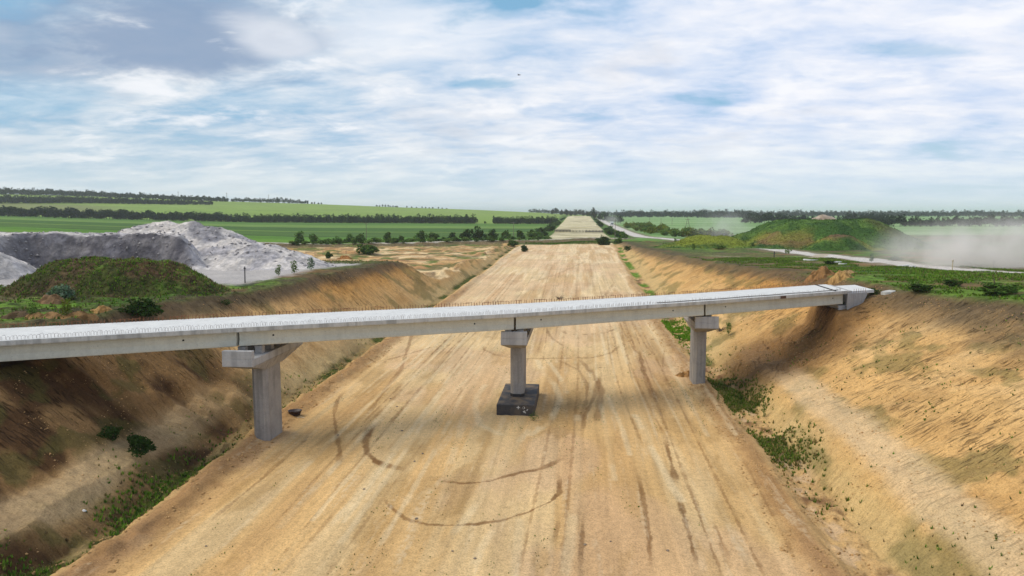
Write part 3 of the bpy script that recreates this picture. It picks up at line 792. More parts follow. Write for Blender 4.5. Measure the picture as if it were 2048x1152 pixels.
RMC = (89.0, 274.0)
def hf_rmound(X, Y, a, b):
    e = bump2(a, b, 41, 34, 2.6)
    top = np.interp(a, [-40, -22, -10, 6, 16, 22, 40], [8.6, 9.4, 9.9, 9.6, 10.5, 10.1, 8.5])
    h = top * ss(0, .70, e) ** .9
    lobe = 4.6 * ss(0, .8, bump2(a + 6, b + 30, 13, 9)); lobe2 = 3.6 * ss(0, .8, bump2(a - 12 + 24, b + 33, 8, 6)); ramp = 4.2 * ss(0, .8, bump2(a + 43, b + 10, 22, 12))
    h = np.maximum(h, np.maximum(ramp, 0)); h = np.maximum(h, lobe); h = np.maximum(h, lobe2)
    return np.where(h > 0, h + (fbm(X / 5, Y / 5, 421) - .5) * 1.6 * ss(0, 1.5, h) + (fbm(X / 1.6, Y / 1.6, 423, 3) - .5) * .35 * ss(0, .5, h), 0)
def cf_rmound(X, Y, z, h, a, b):
    n1 = fbm(X / 9, Y / 9, 431); n2 = fbm(X / 3, Y / 3, 435)
    c = np.zeros(X.shape + (3,)); c[:] = lin(72, 104, 46, K)
    c = mixc(c, lin(94, 124, 54, K), ss(.45, .6, n1)); c = mixc(c, lin(54, 84, 42, K), ss(.5, .64, n2) * .7)
    def sp(x, y, rx, ry, cc, s):
        nonlocal c
        c = mixc(c, lin(*cc, K), ss(1.25, .6, np.hypot((a - x) / rx, (b - y) / ry) + .9 * (n2 - .5)) * s)
    sp(-25, -18, 5, 6, (146, 114, 78), .75); sp(-18, -24, 6, 6, (132, 106, 66), .8); sp(-6, -30, 7, 4, (126, 96, 74), .85); sp(-14, -31, 5, 4, (150, 144, 58), .5); sp(-18, -20, 7, 4, (132, 138, 56), .5)
    sp(4, -34, 5, 4, (154, 150, 56), .55); sp(-43, -12, 18, 8, (150, 154, 52), .65); sp(-38, 0, 10, 9, (126, 140, 52), .5); sp(16, -14, 5, 9, (116, 112, 66), .5)
    m = np.zeros(X.shape + (3,)); m[..., 1] = .8
    return c, m
heap("earth_mound", "large green grassy spoil mound with yellow and brown patches beyond the gravel road", "earth mound",
     RMC[0], RMC[1], 68, 44, radians(5), .42, hf_rmound, cf_rmound, M_GROUND)

tx, ty = plane_at(1648, 437, 13.0)
tx, ty = tx * 350 / ty * 1.0, 350.0
def hf_tan(X, Y, a, b):
    d = np.hypot(a, b)
    return np.where(d < 24, np.maximum(0, 13.6 - .55 * np.sqrt(d * d + 6) - .25 * np.maximum(0, np.abs(a + 1) - 3) * .2 + (fbm(X / 3, Y / 3, 441) - .5) * 1.6), 0)
def cf_tan(X, Y, z, h, a, b):
    c = np.zeros(X.shape + (3,)); c[:] = lin(190, 172, 152, K); c = mixc(c, lin(166, 148, 128, K), ss(.45, .6, fbm(X / 3, Y / 3, 443)))
    return c, np.zeros(X.shape + (3,))
heap("gravel_heap", "pale tan heap of sand rising behind the big green mound", "gravel heap", tx, ty, 26, 26, 0, .6, hf_tan, cf_tan, M_GRAVEL)

# small soil heaps by the bridge and on the plateaus
def small_heap(px, py, rad, hgt, label, colr, seed, name="soil_heap"):
    x, y, g = hit(px, py)
    def hf(X, Y, a, b):
        e = bump2(a, b, rad, rad * .7); return np.where(e > 0, hgt * ss(0, .9, e) + (fbm(X / .5, Y / .5, seed, 3) - .5) * hgt * .7 * ss(0, .3, e), 0)
    def cf(X, Y, z, h, a, b):
        c = np.zeros(X.shape + (3,)); c[:] = lin(*colr, K); c = mixc(c, lin(colr[0] * .7, colr[1] * .68, colr[2] * .62, K), ss(.45, .65, fbm(X / .4, Y / .4, seed + 3)))
        return c, np.zeros(X.shape + (3,))
    heap(name, label, "soil heap", x, y, rad, rad, 0, rad / 22, hf, cf, M_GROUND, .03)
small_heap(104, 606, 1.5, .8, "small pale brown soil heap below the pale bush on the left plateau", (150, 118, 86), 501)
small_heap(34, 632, 1.4, .4, "low brown soil clod at the far left edge of the plateau above the deck", (112, 92, 68), 505)
small_heap(72, 634, 1.1, .35, "yellowish soil clod between two weedy sprigs above the deck", (172, 134, 86), 509)
small_heap(105, 634, 1.4, .42, "cracked sandy soil clod second from the right of the row above the deck", (164, 128, 84), 513)
small_heap(158, 634, 1.7, .45, "largest sandy soil clod at the right end of the row above the deck", (160, 124, 80), 517)
small_heap(204, 622, 1.2, .45, "light yellow soil lump left of the dark green bush above the deck", (186, 146, 92), 521)
small_heap(1676, 560, 2.2, 1.0, "sandy yellow soil heap with a rounded top behind the right bridge end", (190, 152, 96), 525)
small_heap(1640, 552, 2.6, 1.2, "broad bare soil heap on the crest behind the bridge deck", (170, 128, 82), 529)
small_heap(1697, 548, 1.5, .6, "small pale soil heap among grass to the right of the broad bare one", (184, 150, 104), 533)
small_heap(1372, 752, 1.3, .55, "brown soil heap against the foot of the right pier", (190, 144, 92), 537)
small_heap(690, 518, 3.0, 1.1, "orange soil heap on the end of the left spur", (176, 124, 72), 541)

# ------------------------------------------------------------------ bridge
BX0, BX1 = -43.0, 27.0
def by(X): return 56.9 + .535 * (X + 5.1)
def bz(X): return float(np.interp(X, [-43, -36, -23.5, -5.1, 11.5, 27, 33], [8.08, 8.06, 8.02, 7.86, 7.95, 8.17, 8.24]))
WID = 6.2; SL = .34; BD = 1.06
bridge = empty("bridge", (-5.1, 60, 0))
tag(bridge, "unfinished concrete road bridge with bare rebar along its deck edges", "bridge")
bridge_parent = bridge
OFF = np.array([-5.1, 60, 0.0])
def bp(X, yo, z): return (X - OFF[0], by(X) + yo - OFF[1], z - OFF[2])
JX = [-42.4, -23.85, -5.15, 11.65, 27.0]
# deck slab: one cast length per span
for k in range(4):
    m = MB(); x0, x1 = JX[k], JX[k + 1]
    st = np.linspace(x0, x1, 9)
    rings = []
    for i, X in enumerate(st):
        zt = bz(X); g = .006 if 0 < i < 8 else 0
        rings.append([bp(X, 0.0, zt - SL), bp(X, -.02, zt - SL + .05), bp(X, -.02, zt - .02), bp(X, .03, zt), bp(X, WID - .03, zt + .02), bp(X, WID, zt), bp(X, WID, zt - SL), bp(X, WID - .5, zt - SL - .001), bp(X, .5, zt - SL - .001)])
    m.loft(rings)
    o = m.build("deck_slab", [M_DECK, M_EDGE], bridge)
    for p in o.data.polygons:
        p.material_index = 0 if p.normal.z > .5 else 1
    if k == 3: o["label"] = "deck slab with a rust brown patch on its edge"
# girders
def girder(x0, x1, yo, w):
    m = MB()
    def ring(X, dx=0):
        zt = bz(X) - SL - .004; zb = zt - BD
        prof = [(yo + .07, zt), (yo + .07, zt - .10), (yo + .10, zt - .34), (yo + .09, zt - .62), (yo + .015, zt - .86), (yo, zt - .92), (yo, zb + .03), (yo + .03, zb),
                (yo + w - .03, zb), (yo + w, zb + .03), (yo + w, zt - .92), (yo + w - .015, zt - .86), (yo + w - .09, zt - .62), (yo + w - .10, zt - .34), (yo + w - .07, zt - .10), (yo + w - .07, zt)]
        return [bp(X, a, b) for a, b in prof]
    m.loft([ring(X) for X in np.linspace(x0, x1, 8)])
    return m
GY = [.42, 1.95, 3.48, 5.01]
for k in range(4):
    x0, x1 = JX[k] + (.09 if k else .3), JX[k + 1] - (.09 if k < 3 else .22)
    for j, yo in enumerate(GY):
        gd = girder(x0, x1, yo, .78).build("girder", M_BEAM, bridge)
        if j == 0:
            for X in (x0 + 2.0, x1 - 3.0 if k < 3 else x1 - 1.2):
                if X < -38: continue
                h = MB(); zc = bz(X) - SL - .42
                c0 = np.array(bp(X, yo + .10, zc)); dX = np.array([.8818, .4717, 0]); dn = np.array([.4717, -.8818, 0])
                n = 12
                h.prism([tuple(c0 + .075 * (cos(2 * pi * i / n) * dX + sin(2 * pi * i / n) * np.array([0, 0, 1.])) - dn * .03) for i in range(n)],
                        [tuple(c0 + .075 * (cos(2 * pi * i / n) * dX + sin(2 * pi * i / n) * np.array([0, 0, 1.])) + dn * .004) for i in range(n)])
                h.build("hole_disc", M_DARK, gd)  # black disc stands in for the shaded hollow of the hole
# rust patch on the slab edge and transverse joint line on the deck
m = MB(); X = 19.4; zt = bz(X)
m.prism([bp(X, -.024, zt - SL + .01), bp(X + .62, -.024, bz(X + .62) - SL + .01), bp(X + .62, -.024, bz(X + .62) - .06), bp(X, -.024, zt - .06)],
        [bp(X, .05, zt - SL + .01), bp(X + .62, .05, bz(X + .62) - SL + .01), bp(X + .62, .05, bz(X + .62) - .06), bp(X, .05, zt - .06)])
m.build("rust_patch", M_RUSTP, bridge)
m = MB()
X = 25.6
m.prism([bp(X, .05, bz(X) + .022), bp(X + .16, .05, bz(X) + .022), bp(X + .16, WID, bz(X) + .024), bp(X, WID, bz(X) + .024)],
        [bp(X, .05, bz(X) + .075), bp(X + .16, .05, bz(X) + .075), bp(X + .16, WID, bz(X) + .075), bp(X, WID, bz(X) + .075)])
m.build("joint_strip", M_DARK, bridge)
# cable lying along the right deck edge
m = MB(); rr = random.Random(3)
m.tube([bp(X, .42 + .10 * sin(X * 1.3) + .05 * rr.random(), bz(X) + .06) for X in np.arange(7.0, 26.5, .6)], .035, 5)
m.build("edge_cable", M_DARK, bridge)

# starter bars along both edges
def loop_pts(X, yo, h, w):
    z = bz(X)
    return [bp(X, yo, z - .02), bp(X, yo, z + h * .75), bp(X + .03, yo + w * .25, z + h), bp(X + .05, yo + w * .75, z + h), bp(X + .06, yo + w, z + h * .75), bp(X + .06, yo + w, z - .02)]
xs = np.arange(-41.8, 26.4, .1765)
rr = random.Random(5)
order = sorted(range(len(xs)), key=lambda i: abs(xs[i] + 28.6))
indiv = set(order[:96])
rest = MB()
for i, X in enumerate(xs):
    h = .25 + rr.uniform(-.06, .06); w = .16 + rr.uniform(-.05, .08); X = X + rr.uniform(-.05, .05)
    if rr.random() < .04 and i not in indiv: continue
    if i in indiv:
        m = MB(); m.tube(loop_pts(X, .10, h, w), .0115, 4); m.build("rebar_loop", M_STEEL, bridge)
    else:
        rest.mi = 0; rest.tube(loop_pts(X, .10, h, w), .0115, 4)
for X in np.arange(-41.8, 24.5, .22):
    h = .30 + rr.uniform(-.05, .08); rest.mi = 1
    z = bz(X); lean = rr.uniform(-.05, .05)
    rest.tube([bp(X, WID - .12, z - .02), bp(X + lean, WID - .12 + rr.uniform(-.04, .04), z + h)], .017, 4)
    if rr.random() < .5: rest.tube([bp(X + .05, WID - .3, z - .02), bp(X + .05 + lean, WID - .3, z + h * .9)], .015, 4)
    if rr.random() < .35: rest.tube([bp(X, WID - .12, z + h * .8), bp(X + .5, WID - .13, bz(X + .5) + h * .8)], .013, 4)
for X in np.arange(24.4, 28.5, .22):
    rest.tube([bp(X, WID - .1, bz(X)), bp(X, WID - .1, bz(X) + .75 + rr.uniform(-.2, .2))], .017, 4)
o = rest.build("rebar_row", [M_STEEL, M_RUST], bridge); o["kind"] = "stuff"

# piers (the column carries its cap, footing and bearings)
def pier(X, Yn, zc_top, zbase, footing=None, label=None):
    cy = Yn + 4.5
    z_up = zc_top; z_body = zc_top - .58; z_bot = z_body - .52; z_low = z_bot - .78
    def L(x, y, z): return (X + x - OFF[0], cy + y - OFF[1], z)
    m = MB()
    def ring(z, g=0.0, hw=.60, hl=1.42, ch=.28):
        hw += g; hl += g
        return [L(-hw + ch, -hl, z), L(hw - ch, -hl, z), L(hw, -hl + ch * 1.15, z), L(hw, hl - ch * 1.15, z), L(hw - ch, hl, z), L(-hw + ch, hl, z), L(-hw, hl - ch * 1.15, z), L(-hw, -hl + ch * 1.15, z)]
    m.loft([ring(zbase), ring(z_low + .002)])
    col = m.build("pier", M_PIER, bridge, bevel=.02)
    if label: col["label"] = label
    # cap: straight body with a tapering underside
    m = MB(); hw, hl = 1.08, 4.5
    m.box(X - hw - OFF[0], X + hw - OFF[0], cy - hl - OFF[1], cy + hl - OFF[1], z_bot, z_body)
    top = [L(-hw, -hl, z_bot + .0), L(hw, -hl, z_bot), L(hw, hl, z_bot), L(-hw, hl, z_bot)]
    m.v += []  # frustum below
    low = [L(-.68, -1.6, z_low), L(.68, -1.6, z_low), L(.68, 1.6, z_low), L(-.68, 1.6, z_low)]
    top2 = [(p[0], p[1], z_bot - .003) for p in top]
    mm = MB(); mm.prism(low, top2)
    cap = m.build("pier_cap", M_CAP, col, bevel=.03)
    mm.build("cap_haunch", M_PIER, cap, bevel=.02)
    for s in (-1, 1):
        w = MB(); y0_, y1_ = (cy - hl, cy - hl + .42) if s < 0 else (cy + hl - .42, cy + hl)
        w.box(X - hw + .015 - OFF[0], X + hw - .015 - OFF[0], y0_ + (.012 if s < 0 else 0) - OFF[1], y1_ - (.012 if s > 0 else 0) - OFF[1], z_body + .004, z_up)
        w.build("end_wall", M_CAP, cap, bevel=.02)
    for j, yo in enumerate(GY):
        if not (cy - hl + .5 < by(X) + yo + .39 < cy + hl - .5): continue
        for dx in (-.5, .5):
            xx = X + dx; yb = by(xx) + yo + .39; zt = bz(xx) - SL - .004 - BD - .004
            b_ = MB(); b_.box(xx - .26 - OFF[0], xx + .26 - OFF[0], yb - .25 - OFF[1], yb + .25 - OFF[1], z_body + .004, zt - .055)
            q = b_.build("bearing_block", M_PIER, cap)
            b2 = MB(); b2.box(xx - .16 - OFF[0], xx + .16 - OFF[0], yb - .16 - OFF[1], yb + .16 - OFF[1], zt - .053, zt)
            b2.build("bearing_pad", M_RUBBER, cap)
    if footing:
        m = MB(); x0, x1, y0, y1, z0, z1 = footing
        m.box(x0 - OFF[0], x1 - OFF[0], y0 - OFF[1], y1 - OFF[1], z0, z1)
        ft = m.build("footing", M_FOOT, col, bevel=.05)
        c_ = MB(); c_.loft([ring(z1 + .004, .02), ring(z1 + .26, .02)]); c_.build("bitumen_collar", M_BITUMEN, col)
        # hand painted marks on the front face
        def stroke(pts, r=.025):
            m = MB()
            for (a0, b0), (a1, b1) in zip(pts[:-1], pts[1:]):
                dx, dz = a1 - a0, b1 - b0; l = math.hypot(dx, dz); nx, nz = -dz / l * r, dx / l * r; ex, ez = dx / l * r, dz / l * r
                q = [(a0 + nx - ex, b0 + nz - ez), (a1 + nx + ex, b1 + nz + ez), (a1 - nx + ex, b1 - nz + ez), (a0 - nx - ex, b0 - nz - ez)]
                m.prism([(x0 + p - OFF[0], y0 - .004 - OFF[1], z0 + q_) for p, q_ in q], [(x0 + p - OFF[0], y0 + .01 - OFF[1], z0 + q_) for p, q_ in q])
            return m
        H = z1 - z0
        s = stroke([(1.72, H - .22), (1.94, H - .22)], .03); s2 = stroke([(1.83, H - .12), (1.83, H - .33)], .03)
        b0 = len(s.v); s.v += s2.v; s.f += [tuple(b0 + i for i in f) for f in s2.f]; s.m += s2.m
        s.build("painted_mark", M_WHITE, ft)
        stroke([(2.27 + .09 * cos(t), H - .24 + .09 * sin(t)) for t in np.linspace(.4, 6.0, 9)], .03).build("painted_mark", M_WHITE, ft)
        stroke([(2.24, H - .56), (2.38, H - .47), (2.30, H - .62), (2.44, H - .66), (2.36, H - .52)], .03).build("painted_mark", M_WHITE, ft)
        stroke([(2.55, H - .44), (2.60, H - .38)], .03).build("painted_mark", M_WHITE, ft)
    return col
pier(-23.2, 45.8, 6.57, -2.0, None, "left pier at the foot of the brown bank")
pier(-5.2, 57.0, 6.30, .08, (-6.70, -3.53, 57.5, 64.9, -1.5, .08), "middle pier on a black footing")
pier(11.9, 66.4, 6.40, -1.6, None, "right pier beside the ditch")
# abutments
def abut(X, sgn, wing):
    m = MB(); zt = bz(X)
    zb = zt - SL - BD - .15
    def A(x, yo, z): return (x - OFF[0], by(X) + .535 * (x - X) + yo - OFF[1], z)
    def blk(mm, x0, x1, a, b_, z0, z1):
        mm.prism([A(x0, a, z0), A(x1, a, z0), A(x1, b_, z0), A(x0, b_, z0)], [A(x0, a, z1), A(x1, a, z1), A(x1, b_, z1), A(x0, b_, z1)])
    blk(m, X - .75 * (sgn > 0) - .25 * (sgn < 0), X + .25 * (sgn > 0) + .75 * (sgn < 0), .35, WID - .3, zb - 1.6, zb)
    ab = m.build("abutment", M_CAP, bridge, bevel=.02)
    m = MB(); blk(m, X + .22 * sgn, X + .62 * sgn, .02, WID - .02, zb - 1.3, zt - .06); m.build("back_wall", M_CAP, ab, bevel=.02)
    for yo in (-.05, WID - .25):
        m = MB(); x0 = X + .10 * sgn; x1 = X + .85 * sgn
        blk(m, min(x0, x1), max(x0, x1), yo, yo + .3, zb - 1.25, zt - .30)
        m.build("end_pillar", M_CAP, ab, bevel=.02)
        m = MB(); xa, xb = X + .86 * sgn, X + 2.5 * sgn
        pr = [(xa, zt - .30), (xa, zb - 1.1), (xa + .5 * sgn, zb - 1.05), (xb, zt - .55), (xb, zt - .28)]
        m.prism([A(x, yo + .02, z) for x, z in pr], [A(x, yo + .28, z) for x, z in pr]); m.build("wing_wall", M_CAP, ab, bevel=.015)
        m = MB()
        for q in np.arange(.9, 2.5, .28):
            xx = X + q * sgn; m.tube([A(xx, yo + .15, zt - .32), A(xx + .02, yo + .15, zt + .12)], .017, 4)
        m.build("rebar_row", M_RUST, ab)
    m = MB(); blk(m, min(X + .66 * sgn, X + 3.6 * sgn), max(X + .66 * sgn, X + 3.6 * sgn), .5, WID - .5, zt - .45, zt - .16); m.build("approach_slab", M_DECK, ab)
abut(JX[4], 1, True)
abut(JX[0], -1, True)

# ------------------------------------------------------------------ vegetation
def leafcloud(rng, pts, size, tint_lo=.55, tint_hi=1.5, up=.35, aspect=.6):
    """pts (n,3) -> one leaf sized quad per point"""
    n = len(pts)
    a = rng.normal(size=(n, 3)); a /= np.linalg.norm(a, axis=1, keepdims=True)
    nrm = rng.normal(size=(n, 3)); nrm[:, 2] = np.abs(nrm[:, 2]) + up
    b = np.cross(a, nrm); b /= np.linalg.norm(b, axis=1, keepdims=True) + 1e-9
    s = size * rng.uniform(.6, 1.4, (n, 1))
    V = np.stack([pts - a * s, pts + b * s * aspect, pts + a * s, pts - b * s * aspect], 1).reshape(-1, 3)
    Q = np.arange(4 * n).reshape(n, 4)
    t = rng.uniform(tint_lo, tint_hi, (n, 1)) * np.array([[1, 1, 1]]) * rng.uniform(.85, 1.15, (n, 3))
    return V, Q, np.repeat(t, 4, axis=0)

def clump_points(rng, n, blobs):
    """blobs: list of (x,y,z,rx,rz) ellipsoids; points weighted to their shells"""
    w = np.array([b[3] ** 2 * b[4] for b in blobs]); k = rng.choice(len(blobs), n, p=w / w.sum())
    B = np.array(blobs)[k]
    d = rng.normal(size=(n, 3)); d /= np.linalg.norm(d, axis=1, keepdims=True)
    rad = rng.uniform(.35, 1.0, n) ** .55
    return np.stack([B[:, 0] + d[:, 0] * rad * B[:, 3], B[:, 1] + d[:, 1] * rad * B[:, 3], B[:, 2] + d[:, 2] * rad * B[:, 4]], 1)

def blobs_for(rng, kind, H, W):
    bl = []
    if kind == "round":
        for _ in range(9):
            a = rng.uniform(0, 2 * pi); q = rng.uniform(0, .32) * W
            bl.append((cos(a) * q, sin(a) * q, H * rng.uniform(.38, .80), W * rng.uniform(.20, .32), H * rng.uniform(.14, .24)))
        bl.append((0, 0, H * .55, W * .36, H * .32))
    elif kind == "tall":
        for k in range(8):
            t = .25 + .7 * k / 8; a = rng.uniform(0, 2 * pi); q = rng.uniform(0, .14) * W
            bl.append((cos(a) * q, sin(a) * q, H * t, W * (.36 - .2 * abs(t - .5)) * rng.uniform(.7, 1.1), H * .13))
    else:  # bush: foliage to the ground, ragged top
        for _ in range(15):
            a = rng.uniform(0, 2 * pi); q = rng.uniform(.05, .42) * W; hh = H * rng.uniform(.15, .88 - .35 * q / (.42 * W))
            bl.append((cos(a) * q, sin(a) * q, hh, W * rng.uniform(.09, .22), H * rng.uniform(.09, .22)))
        bl.append((0, 0, H * .36, W * .28, H * .34))
    return bl

_PROTO = {}
def plant_meshes(kind, seed, H, W, n, leaf, mat, stems=4, bark=M_BARK, trunk_r=.05):
    key = (kind, seed, H, W, n, leaf, mat.name)
    if key in _PROTO: return _PROTO[key]
    rng = np.random.default_rng(seed)
    bl = blobs_for(rng, kind, H, W)
    pts = clump_points(rng, n, bl); pts = pts[pts[:, 2] > .03 * H]
    V, Q, T = leafcloud(rng, pts, leaf)
    me_o = mesh_np("foliage", V, Q, mat, smooth=False, attrs={"Tint": T})
    fm = me_o.data; bpy.data.objects.remove(me_o)
    m = MB(); rr = random.Random(seed)
    if kind in ("round", "tall"):
        m.tube([(0, 0, -.1), (.02 * H, 0, H * .25), (0, .02 * H, H * .6)], trunk_r * H, 6, trunk_r * H * .4)
        for k in range(5):
            a = rr.uniform(0, 2 * pi); m.tube([(0, 0, H * (.2 + .08 * k)), (cos(a) * W * .22, sin(a) * W * .22, H * (.4 + .08 * k))], trunk_r * H * .4, 5, trunk_r * H * .12)
    else:
        for k in range(stems):
            a = rr.uniform(0, 2 * pi); q = W * rr.uniform(.1, .35)
            m.tube([(0, 0, -.1), (cos(a) * q * .4, sin(a) * q * .4, H * .35), (cos(a) * q, sin(a) * q, H * rr.uniform(.6, .95))], .012 * H + .006, 5, .004 * H + .003)
    so = m.build("stem", bark); sm = so.data; bpy.data.objects.remove(so)
    _PROTO[key] = (fm, sm)
    return _PROTO[key]

def plant(name, label, cat, loc, meshes, scale=1.0, rz=None, group=None, parts=("foliage", "stem"), sz=None):
    o = empty(name, loc, random.uniform(0, 6.28) if rz is None else rz)
    tag(o, label, cat, group)
    s = scale; o.scale = (s, s, s if sz is None else sz)
    for nm, me in zip(parts, meshes):
        c = bpy.data.objects.new(nm, me); COL.objects.link(c); c.parent = o
    return o

def joined(kind, seed, H, W, n, leaf, mat, trunk_r=.03):
    """far plant in one mesh (leaves and trunk)"""
    key = ("j", kind, seed, H, W, n, leaf, mat.name)
    if key in _PROTO: return _PROTO[key]
    rng = np.random.default_rng(seed)
    pts = clump_points(rng, n, blobs_for(rng, kind, H, W)); pts = pts[pts[:, 2] > .02 * H]
    V, Q, T = leafcloud(rng, pts, leaf)
    b = len(V); rb = trunk_r * H
    tv = np.array([[cos(k * 2.094) * rb, sin(k * 2.094) * rb, -.3] for k in range(3)] + [[cos(k * 2.094) * rb * .5, sin(k * 2.094) * rb * .5, H * .6] for k in range(3)])
    V = np.vstack([V, tv]); Q = np.vstack([Q, [[b, b + 1, b + 4, b + 3], [b + 1, b + 2, b + 5, b + 4], [b + 2, b, b + 3, b + 5]]]); T = np.vstack([T, np.ones((6, 3))])
    o = mesh_np(kind, V, Q, [mat, M_BARK], smooth=False, attrs={"Tint": T}, mi=[0] * (len(Q) - 3) + [1] * 3)
    me = o.data; bpy.data.objects.remove(o); _PROTO[key] = me
    return me

def single(name, label, cat, loc, me, scale=1.0, group=None, sz=None):
    o = bpy.data.objects.new(name, me); COL.objects.link(o)
    o.location = loc; o.rotation_euler = (0, 0, random.uniform(0, 6.28)); o.scale = (scale, scale, scale if sz is None else sz)
    return tag(o, label, cat, group)

BUSH = lambda seed, mat, n=900, leaf=.11: plant_meshes("bush", seed, 2.0, 2.4, n, leaf, mat)
# (px, py of the foot, height m, mesh, label)
def bush_at(px, py, h, meshes, label, name="bush", cat="bush", wide=1.0):
    x, y, z = hit(px, py)
    s = h / 2.0
    o = plant(name, label, cat, (x, y, z - .05 * h), meshes, s)
    o.scale = (s * wide, s * wide, s)
    return o
bush_at(280, 908, 1.75, BUSH(1, M_LEAF_D, 1000, .12), "dark green rounded bush on the brown bank below the left span")
bush_at(225, 882, 1.3, BUSH(2, M_LEAF_D, 700, .12), "darkest small bush in the shade uphill of the rounded one")
bush_at(125, 600, 2.0, BUSH(3, M_LEAF_G, 700, .14), "pale grey green bush at the foot of the brown spoil mound", wide=1.1)
bush_at(262, 586, 1.1, BUSH(4, M_LEAF_G, 500, .13), "small pale bush in the middle of the brown mound's foot", wide=1.2)
bush_at(283, 636, 1.9, BUSH(5, M_LEAF_D, 1600, .10), "broad dark green shrub on the crest just above the deck", wide=1.9)
bush_at(352, 576, .8, BUSH(6, M_LEAF_D, 500, .10), "low dark shrub at the right foot of the brown mound", wide=1.6)
bush_at(453, 612, .8, BUSH(7, M_LEAF_D, 500, .10), "low dark shrub high on the orange left slope", wide=1.5)
bush_at(735, 508, 4.8, BUSH(8, M_LEAF_M, 2200, .12), "largest leafy green bush beside a brown soil bank left of the sand", wide=1.5)
bush_at(657, 517, 2.6, BUSH(9, M_LEAF_D, 1100, .12), "round dark bush standing alone right of the stone heap")
bush_at(1050, 503, 3.2, BUSH(10, M_LEAF_D, 1500, .12), "round dark bush at the corner of the far sand bed", wide=.95)
bush_at(1026, 494, 3.4, BUSH(11, M_LEAF_M, 1700, .13), "wide dark bush behind the round one at the sand bed corner", wide=1.5)
for i, (px, py, h, w, ml, lb) in enumerate([
    (600, 488, 4.6, 1.0, M_LEAF_M, "tall leafy shrub first along the farm road right of the stone heap"),
    (628, 488, 3.8, 1.0, M_LEAF_M, "leafy shrub second along the farm road beside the tallest one"),
    (676, 488, 2.6, 1.3, M_LEAF_M, "low green shrub by the farm road left of the pole"),
    (700, 486, 3.4, .9, M_LEAF_M, "upright shrub by the farm road just left of the pole"),
    (722, 486, 4.0, 1.0, M_LEAF_M, "loose tall shrub at the foot of the left pole"),
    (775, 484, 3.9, 1.0, M_LEAF_M, "feathery shrub right of the left pole beside the farm road"),
    (802, 484, 2.8, .9, M_LEAF_M, "small loose shrub between the feathery one and the twin shrubs"),
    (842, 484, 5.0, .9, M_LEAF_M, "left one of the tall twin shrubs on the farm road"),
    (866, 483, 4.8, .9, M_LEAF_M, "right one of the tall twin shrubs on the farm road"),
    (905, 482, 3.4, 1.3, M_LEAF_D, "spreading shrub left of the large dark thicket on the farm road"),
    (932, 481, 5.0, 1.1, M_LEAF_D, "left half of the large dark thicket on the farm road"),
    (957, 480, 6.0, 1.1, M_LEAF_D, "tallest and darkest shrub of the thicket on the farm road"),
    (985, 480, 4.6, 1.0, M_LEAF_D, "right flank shrub of the dark thicket on the farm road"),
    (1012, 479, 4.4, 1.0, M_LEAF_M, "shrub just left of the middle pole on the farm road"),
    (1040, 478, 3.8, 1.2, M_LEAF_M, "shrub just right of the middle pole on the farm road"),
    (1068, 478, 3.6, 1.3, M_LEAF_L, "lighter shrub between the middle pole and the far embankment")]):
    d = unray(px, py); t = 0
    bush_at(px, py - 2, h * 1.3, plant_meshes("bush", 20 + i % 9, 2.0, 2.0, 520, .15, ml, trunk_r=.02), lb, "shrub", "shrub", w * 1.15)
HR = [joined("bush", 50 + k, 2.0, 2.6, 300, .17, [M_LEAF_M, M_LEAF_L, M_LEAF_D, M_LEAF_M][k % 4]) for k in range(4)]
_hr = random.Random(77)
for i in range(84):
    px = 585 + 520 * i / 84 + _hr.uniform(-9, 9); py = 489 - 9.5 * (px - 600) / 500 + _hr.uniform(-2, 1)
    x, y, z = hit(px, py); h = _hr.uniform(.9, 3.2)
    single("roadside_shrub", "low ragged green shrub in the hedgerow along the farm road", "shrub", (x, y, z - .1), HR[i % 4], h / 2 * _hr.uniform(1.0, 1.7), "low shrubs of the farm road hedgerow", h / 2)
bush_at(1205, 490, 5.0, BUSH(12, M_LEAF_D, 1500, .13), "dark bush on the bank at the far right corner of the sand bed", wide=1.2)
bush_at(1237, 486, 3.2, BUSH(13, M_LEAF_M, 900, .13), "green bush at the foot of the right pole", wide=1.2)
bush_at(1255, 502, 2.4, BUSH(14, M_LEAF_D, 700, .12), "spiky dark bush on the sandy slope at the far right", wide=1.1)
bush_at(1067, 842, 1.1, BUSH(15, M_LEAF_M, 420, .07), "weedy bush growing at the corner of the black footing", wide=.6)
bush_at(1457, 672, 1.9, plant_meshes("tall", 16, 2.0, 1.2, 420, .07, M_LEAF_L, trunk_r=.01), "slim light green young tree on the sand right of the right pier", "young_tree", "young tree", .9)
bush_at(1436, 806, .0 + 1.3, plant_meshes("tall", 17, 2.0, 1.0, 180, .07, M_LEAF_L, trunk_r=.01), "thin seedling beside the dark ditch grass", "young_tree", "young tree", .7)
bush_at(1528, 840, 1.5, plant_meshes("tall", 18, 2.0, 1.0, 200, .07, M_LEAF_L, trunk_r=.01), "thin wispy seedling on the bank above the ditch", "young_tree", "young tree", .7)
bush_at(1359, 682, 1.0, plant_meshes("tall", 19, 2.0, 1.2, 160, .08, M_LEAF_D, trunk_r=.01), "tiny dark seedling on the sand left of the right pier", "young_tree", "young tree", .8)
